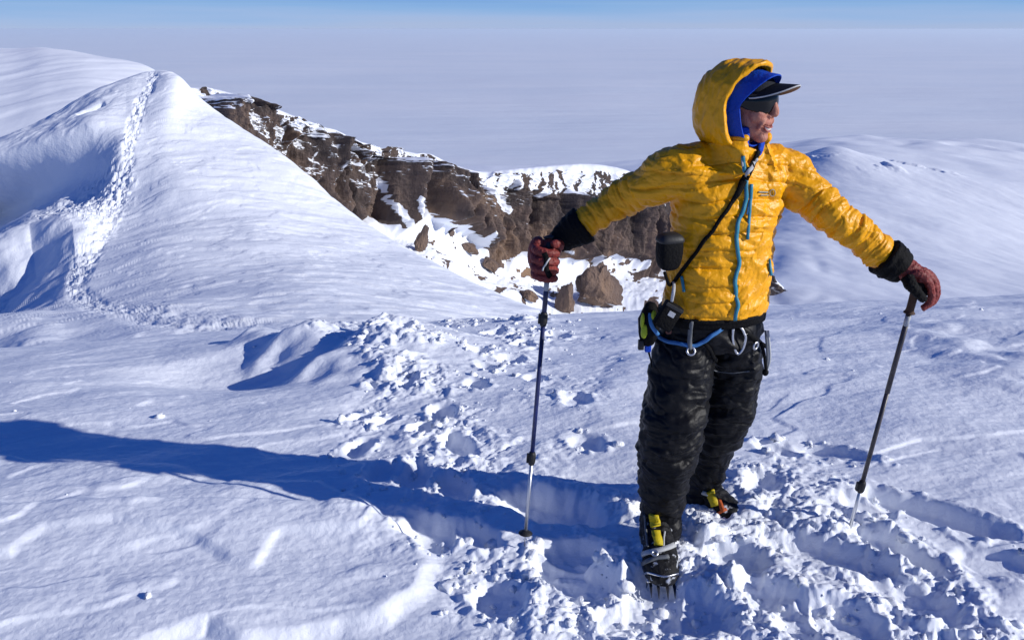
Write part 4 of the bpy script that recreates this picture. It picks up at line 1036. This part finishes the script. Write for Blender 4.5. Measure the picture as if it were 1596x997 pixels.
def stick(pts, wd, th, name, m, parent, Bs, lift=.004):
    a, n = [], []
    P = np.array(pts, float); P = cr(P, np.linspace(0, len(P) - 1, (len(P) - 1) * 5 + 1))
    for p in P:
        best = None
        for B in Bs:
            q = snap(B, *p, lift=lift)
            if q and (best is None or np.linalg.norm(q[0] - vec(0, 0, HC)) < np.linalg.norm(best[0] - vec(0, 0, HC))): best = q
        if best: a.append(best[0]); n.append(best[1])
    if len(a) < 3: return None
    a = np.array(a); n = np.array(n); a[1:-1] = (a[:-2] + a[1:-1] + a[2:]) / 3; n[1:-1] = (n[:-2] + n[1:-1] + n[2:]) / 3
    return MB().ribbon(a, n, wd, th).build(name, m, parent)
stick([(1020, 801), (1021, 812), (1022, 822)], .040, .006, 'gaiter_tab', M['tab_yellow'], bt1, [TB, BB1], .008)
stick([(1022, 829), (1024, 840), (1026, 851)], .034, .006, 'gaiter_tab', M['tab_yellow'], bt1, [TB, BB1], .008)
stick([(1006, 801), (1008, 826), (1011, 852)], .008, .003, 'gaiter_piping', M['grey_fabric'], bt1, [TB, BB1], .006)
stick([(1035, 829), (1035, 845), (1033, 855)], .007, .003, 'gaiter_piping', M['trim'], bt1, [TB, BB1], .006)
stick([(994, 868), (1010, 862), (1030, 858), (1050, 850)], .020, .004, 'ankle_strap', M['trim'], cr1, [TB, BB1], .007)
stick([(1000, 880), (1018, 872), (1042, 868)], .016, .004, 'ankle_strap', M['grey_fabric'], cr1, [TB, BB1], .006)
q = snap(BB1, 1020, 863, .012)
if q: ring(q[0], q[1], .010, .004, name='strap_buckle', m=M['steel'], parent=cr1)
stick([(1106, 764), (1111, 776), (1116, 789)], .036, .006, 'gaiter_tab', M['tab_yellow'], bt2, [TB, BB2], .008)
stick([(1094, 766), (1102, 769), (1110, 772)], .018, .005, 'gaiter_piping', M['trim'], bt2, [TB, BB2], .006)
stick([(1120, 779), (1124, 787), (1128, 797)], .018, .005, 'ankle_strap', M['orange'], cr2, [TB, BB2], .007)
stick([(1100, 801), (1118, 800), (1132, 794)], .012, .004, 'ankle_strap', M['orange'], cr2, [TB, BB2], .007)

# ---- gloves: palm, five fingers and a black gauntlet each
def chain(g, pts, r): g.tube(pts, r, n=12, sub=5)
# climber's right hand: a fist round the pole grip, seen from outside
PB_R = A3(818, 842, 2.67); GT_R = A3(857, 383, 2.80)          # pole point in the snow, top of its grip
AX = (GT_R - PB_R) / np.linalg.norm(GT_R - PB_R)               # up along the pole
VW = vec(0, -1, 0); VW = VW - AX * VW.dot(AX); VW /= np.linalg.norm(VW); SX = np.cross(VW, AX)
SX = SX if SX[0] > 0 else -SX                                  # picture-right, square to the pole
g = MB(); gp_ = MB()
def around(h, ang, rad): return GT_R + AX * h + (SX * math.cos(R(ang)) + VW * math.sin(R(ang))) * rad
for i, h in enumerate((-.022, -.0535, -.085, -.114)):
    rr = (.0146, .0151, .0147, .0133)[i]; ex = (.0, .002, .0, -.003)[i]
    g.tube([around(h + .014, 205, .054 + ex), around(h + .007, 160, .050 + ex), around(h + .001, 118, .041 + ex), around(h, 75, .034), around(h - .001, 35, .030), around(h - .001, 2, .028)], [rr * 1.05, rr * 1.08, rr * 1.08, rr, rr * .96, rr * .8], n=12, sub=5)
pm = MB()
pc = around(-.035, 215, .040)
g.ell(around(-.036, 208, .048), (.034, .036, .064), [SX, VW, AX], 20, 14)
g.tube([WR_R + (WR_R - EL_R) * -.05, WR_R * .35 + around(-.02, 225, .036) * .65, around(-.04, 215, .036)], [.036, .038, .030], n=16, flat=.8)
g.tube([around(-.020, 300, .040), around(.004, 350, .036), around(.012, 40, .031), around(.006, 78, .029)], [.021, .0185, .0160, .0135], n=12, sub=5)   # thumb, over the top
def gdisp(co, nn): return .0016 * ridged(n3(co[:, 0] * 70, co[:, 1] * 70, co[:, 2] * 70)) + .0012 * n3(co[:, 0] * 150, co[:, 1] * 150, co[:, 2] * 150)
gl1 = g.build('glove', M['red_glove'], person, remesh=.0026, sm_it=1, disp=gdisp)
GB1 = bvh(gl1)
stick([(848, 394), (852, 404), (851, 418), (858, 432)], .020, .003, 'palm_patch', M['black_fabric'], gl1, [GB1], .002)
stick([(846, 422), (850, 412), (857, 402)], .006, .002, 'piping', M['trim'], gl1, [GB1], .005)
def gauntlet(E_, W_, H_, parent, lab):
    d = (W_ - E_) / np.linalg.norm(W_ - E_)
    Pg = [W_ - d * .060, W_ - d * .018, W_ + d * .014, W_ * .45 + H_ * .55 + d * .004]
    gm = MB().tube(Pg, [.068, .062, .050, .042], n=28, sub=10)
    def dd(co, nn):
        s_ = (co - W_) @ d
        return .005 * ridged(n3(s_ * 40, co[:, 1] * 9, co[:, 2] * 9 + co[:, 0] * 9)) + .004 * n3(co[:, 0] * 30, co[:, 1] * 30, co[:, 2] * 30)
    return gm.build('gauntlet', M['black_fabric'], parent, remesh=.0035, sm_it=3, disp=dd)
gauntlet(EL_R, WR_R, around(-.015, 250, .030), gl1, None)
stick([(848, 374), (856, 371), (864, 372)], .014, .004, 'cuff_cord', M['black_rubber'], gl1, [GB1], .006)
# climber's left hand: laid over the top of the pole, fingers hanging down its far side
PB_L = A3(1322, 832, 2.72); GT_L = A3(1430, 440, 2.615)
AL = (GT_L - PB_L) / np.linalg.norm(GT_L - PB_L)
K = F / 2.62                                                   # pixels to metres at the hand
g = MB()
for i in range(4):
    Y = 2.565 + .024 * i; dx = (-5, 0, 3, 1)[i]; dy = (4, 0, -1, 1)[i]; r_ = (.0120, .0126, .0120, .0108)[i]
    g.tube([A3(1420 + dx * .3, 424 + dy, Y + .01), A3(1437 + dx * .6, 423 + dy, Y), A3(1452 + dx, 436 + dy, Y), A3(1457 + dx, 455 + dy, Y + .003), A3(1452 + dx, 470 + dy, Y + .006), A3(1442 + dx, 477 + dy, Y + .006)],
           [r_ * 1.2, r_ * 1.15, r_ * 1.08, r_, r_ * .95, r_ * .8], n=12, sub=5)
g.ell(A3(1430, 430, 2.60), (.034, .042, .024), n=20, m=14)
g.tube([WR_L, A3(1414, 421, 2.61), A3(1428, 428, 2.60)], [.038, .040, .032], n=16)
gl2 = g.build('glove', M['red_glove'], person, remesh=.0026, sm_it=1, disp=gdisp)
g = MB(); g.tube([A3(1414, 432, 2.57), A3(1420, 444, 2.55), A3(1430, 456, 2.55), A3(1440, 467, 2.56)], [.021, .0190, .0155, .0125], n=12, sub=5)
g.ell(A3(1424, 442, 2.60), (.030, .042, .028), n=18, m=12)
g.ell(A3(1434, 452, 2.60), (.022, .036, .024), n=18, m=12)
g.build('palm_and_thumb', M['black_fabric'], gl2, remesh=.0026, sm_it=3, disp=gdisp)
gauntlet(EL_L, WR_L, A3(1419, 430, 2.61), gl2, None)

# ---- trekking poles
def pole(base, top, label, lock_ts, mats, basket, strap):
    base, top = np.array(base), np.array(top); L_ = np.linalg.norm(top - base); u = (top - base) / L_
    o = root('trekking_pole', label, 'trekking pole', tuple(base), 'pair of trekking poles')
    P = lambda t_: base + u * L_ * t_
    l1, l2 = lock_ts
    MB().tube([P(-.02), P(.04)], [.0025, .004], n=10, smooth=False).build('tip', M['steel'], o)
    MB().tube([P(.03), P(l1)], .0068, n=16, smooth=False).build('lower_shaft', M['alu'], o)
    MB().tube([P(l1), P(l2)], .0082, n=16, smooth=False).build('middle_shaft', mats[0], o)
    MB().tube([P(l2), P(.90)], .0092, n=16, smooth=False).build('upper_shaft', mats[1], o)
    s = np.cross(u, (0, 1, 0)); s /= np.linalg.norm(s); f = np.cross(u, s)
    for l in lock_ts[:1] + (lock_ts[1:] if basket else ()):
        ck = MB().tube([P(l) - u * .026, P(l) - u * .012, P(l) + u * .014, P(l) + u * .026], [.0105, .0145, .0145, .0105], n=16, sub=3).build('lock_clamp', M['black_rubber'], o)
        MB().box(P(l) + f * .0 + s * .016, (.004, .008, .018), [s, f, u]).build('clamp_lever', M['black_rubber'], ck, smooth=False, bevel=.0015)
    MB().tube([P(.895), P(.905), P(.93), P(.965), P(.985), top], [.020, .014, .0135, .0145, .0165, .012], n=18, sub=4).build('grip', M['cork'] if not basket else M['black_rubber'], o)
    MB().ribbon([P(.83), P(.855), P(.88)], [-f * 1.0] * 3, .004, .0004).build('shaft_sticker', M['label_grey'], o) if False else None
    MB().tube([P(.85), P(.885)], .0096, n=16, smooth=False).build('shaft_band', M['label_grey'], o)
    if basket:
        Rg = [[P(.028) + (s * math.cos(q) + f * math.sin(q)) * r + u * z for q in np.arange(24) * 2 * math.pi / 24] for r, z in ((.006, .012), (.012, .010), (.026, .002), (.028, -.001), (.026, -.003), (.010, .0))]
        MB().rings(Rg).build('basket', M['black_rubber'], o)
    if strap: MB().ribbon(strap, [(0, -1, .1)] * len(strap), .014, .002).build('wrist_strap', M['black_fabric'], o)
    return o
pole(PB_R, GT_R + AX * .012, 'dark blue trekking pole with silver lower end, held in the fist at the left', (.295, .76), (M['pole_blue'], M['pole_blue']), True,
     [around(-.02, 330, .03), around(-.06, 350, .032), around(-.10, 350, .026), around(-.075, 20, .020)])
pole(PB_L, GT_L, 'grey black trekking pole with brown grip under the hand resting on its top', (.215, .60), (M['pole_black'], M['pole_black']), False, None)

# ---- things slung and hung about the climber
def slung():
    o = root('camera_case', 'black padded camera case hanging at the climber\'s hip from a diagonal chest strap', 'camera case', tuple(A3(1043, 395, 2.60)))
    c = A3(1043, 392, 2.60); ax = [vec(.97, .24, 0), vec(-.24, .97, 0), vec(0, 0, 1)]
    bm_ = MB()
    Rg = []
    for z, k in ((-.064, .35), (-.058, .72), (-.03, .96), (.02, 1.0), (.050, .9), (.060, .55)):
        Rg.append([c + ax[2] * z + (ax[0] * .043 * a + ax[1] * .038 * b_) * k for a, b_ in ((1, .6), (.8, 1), (-.8, 1), (-1, .6), (-1, -.6), (-.8, -1), (.8, -1), (1, -.6))])
    bm_.rings(Rg).build('pouch', M['black_fabric'], o, subsurf=2)
    Rg = [[c + ax[2] * z + (ax[0] * .050 * a + ax[1] * .042 * b_) * k for a, b_ in ((1, .6), (.8, 1), (-.8, 1), (-1, .6), (-1, -.6), (-.8, -1), (.8, -1), (1, -.6))] for z, k in ((.026, .93), (.048, .92), (.062, .62), (.066, .3))]
    MB().rings(Rg).build('lid', M['black_rubber'], o, subsurf=2)
    P_, N_ = on(JB, [(1180, 236), (1172, 255), (1160, 280), (1145, 308), (1122, 342), (1098, 376), (1075, 408), (1054, 438)], .007)
    n = len(P_); W = np.concatenate([np.full(n // 6, .016), np.full(n // 4, .026), np.full(n - n // 6 - n // 4, .013)])
    W = np.convolve(np.pad(W, 3, mode='edge'), np.ones(7) / 7, 'valid')
    st = MB().ribbon(P_, N_, W, .004).build('strap', M['black_fabric'], o)
    P2, N2 = on(JB, [(1178, 245), (1170, 260), (1162, 275)], .0105, 6); MB().ribbon(P2, N2, .013, .002).build('strap_webbing', M['label_grey'], st)
    e = P_[-1]
    MB().tube([e, e + vec(-.02, -.01, -.012), A3(1036, 425, 2.585)], .006, n=8).build('lower_strap', M['black_fabric'], o)
    MB().tube([e + vec(-.004, -.006, -.004), A3(1050, 452, 2.575), A3(1047, 470, 2.575)], [.005, .006, .005], n=10, flat=.6).build('strap_end', M['trim'], o)
slung()
def radio():
    c = A3(1041, 492, 2.585); o = root('equipment_pouch', 'small black box pouch with a pale label on the front of the harness', 'pouch', tuple(c))
    u = vec(.50, .1, .86); u /= np.linalg.norm(u); s = np.cross(u, (0, 1, 0)); s /= np.linalg.norm(s); f = np.cross(s, u)
    MB().box(c, (.034, .018, .048), [s, f, u]).build('box', M['black_fabric'], o, bevel=.007)
    nf = f if f[1] < 0 else -f
    MB().box(c + nf * .0185 + u * .012 - s * .002, (.012, .0012, .009), [s, f, u]).build('label_patch', M['label_grey'], o, smooth=False, bevel=.0006)
    MB().box(c + nf * .0178 + u * .036, (.033, .0018, .006), [s, f, u]).build('flap_edge', M['black_rubber'], o, smooth=False, bevel=.001)
radio()
def side_bag():
    c = A3(1012, 505, 2.66); o = root('gear_bag', 'black and lime green gear bag hanging behind the climber\'s hip', 'bag', tuple(c))
    MB().ell(c, (.038, .045, .085), n=24, m=16).build('bag_body', M['black_fabric'], o, disp=lambda co, nn: .006 * fbm3(co[:, 0] * 25, co[:, 1] * 25, co[:, 2] * 25, 3))
    for (px, py, w_, h_) in ((1004, 516, .012, .026), (1019, 492, .010, .020), (1001, 500, .006, .03)):
        q = A3(px, py, 2.625); MB().ell(q, (w_, .012, h_), n=16, m=10).build('lime_panel', M['lime'], o, disp=lambda co, nn: .003 * fbm3(co[:, 0] * 40, co[:, 1] * 40, co[:, 2] * 40, 2))
    MB().box(A3(1010, 537, 2.65), (.011, .010, .026)).build('blue_tag', M['blue_lining'], o, bevel=.003)
    MB().box(A3(999, 537, 2.65), (.010, .010, .018)).build('buckle', M['black_rubber'], o, bevel=.003)
    MB().tube([A3(1011, 548, 2.65), A3(1014, 560, 2.65), A3(1016, 572, 2.65)], [.004, .003, .003], n=8).build('cord_end', M['black_fabric'], o)
    MB().tube([A3(1012, 478, 2.64), A3(1015, 505, 2.615), A3(1026, 522, 2.61)], .007, n=8, flat=.5).build('loop', M['blue_web'], o)
side_bag()
def carabiner():
    q = snap(TB, 1151, 531, .02); c = q[0]; o = root('carabiner', 'silver carabiner hanging from the front of the harness', 'carabiner', tuple(c))
    pts = [(1143, 512), (1142, 528), (1146, 546), (1151, 551), (1158, 543), (1162, 528), (1158, 514), (1150, 508)]
    Y = c[1]; P_ = [A3(x_, y_, Y) for x_, y_ in pts]
    MB().tube(P_[:6] + [A3(1161, 520, Y)], .0048, n=10).build('spine', M['steel'], o)
    MB().tube([A3(1161, 522, Y), A3(1157, 513, Y), A3(1150, 508, Y), A3(1143, 512, Y), A3(1142, 520, Y)], .0046, n=10).build('gate', M['alu'], o)
carabiner()
def sling():
    o = root('gear_sling', 'grey and black cord sling hanging by the climber\'s thigh', 'sling', tuple(A3(1196, 540, 2.74)))
    for k_, (dx, m_) in enumerate(((0, M['grey_fabric']), (4, M['trim']))):
        MB().tube([A3(1193 + dx, 515, 2.70), A3(1195 + dx, 535, 2.69), A3(1196 + dx, 560, 2.70), A3(1193 + dx * .6, 578, 2.71)], [.004, .0045, .0045, .004], n=8).build('cord', m_, o)
    MB().ell(A3(1193, 580, 2.71), (.012, .010, .014), n=14, m=10).build('knot', M['black_fabric'], o)
sling()
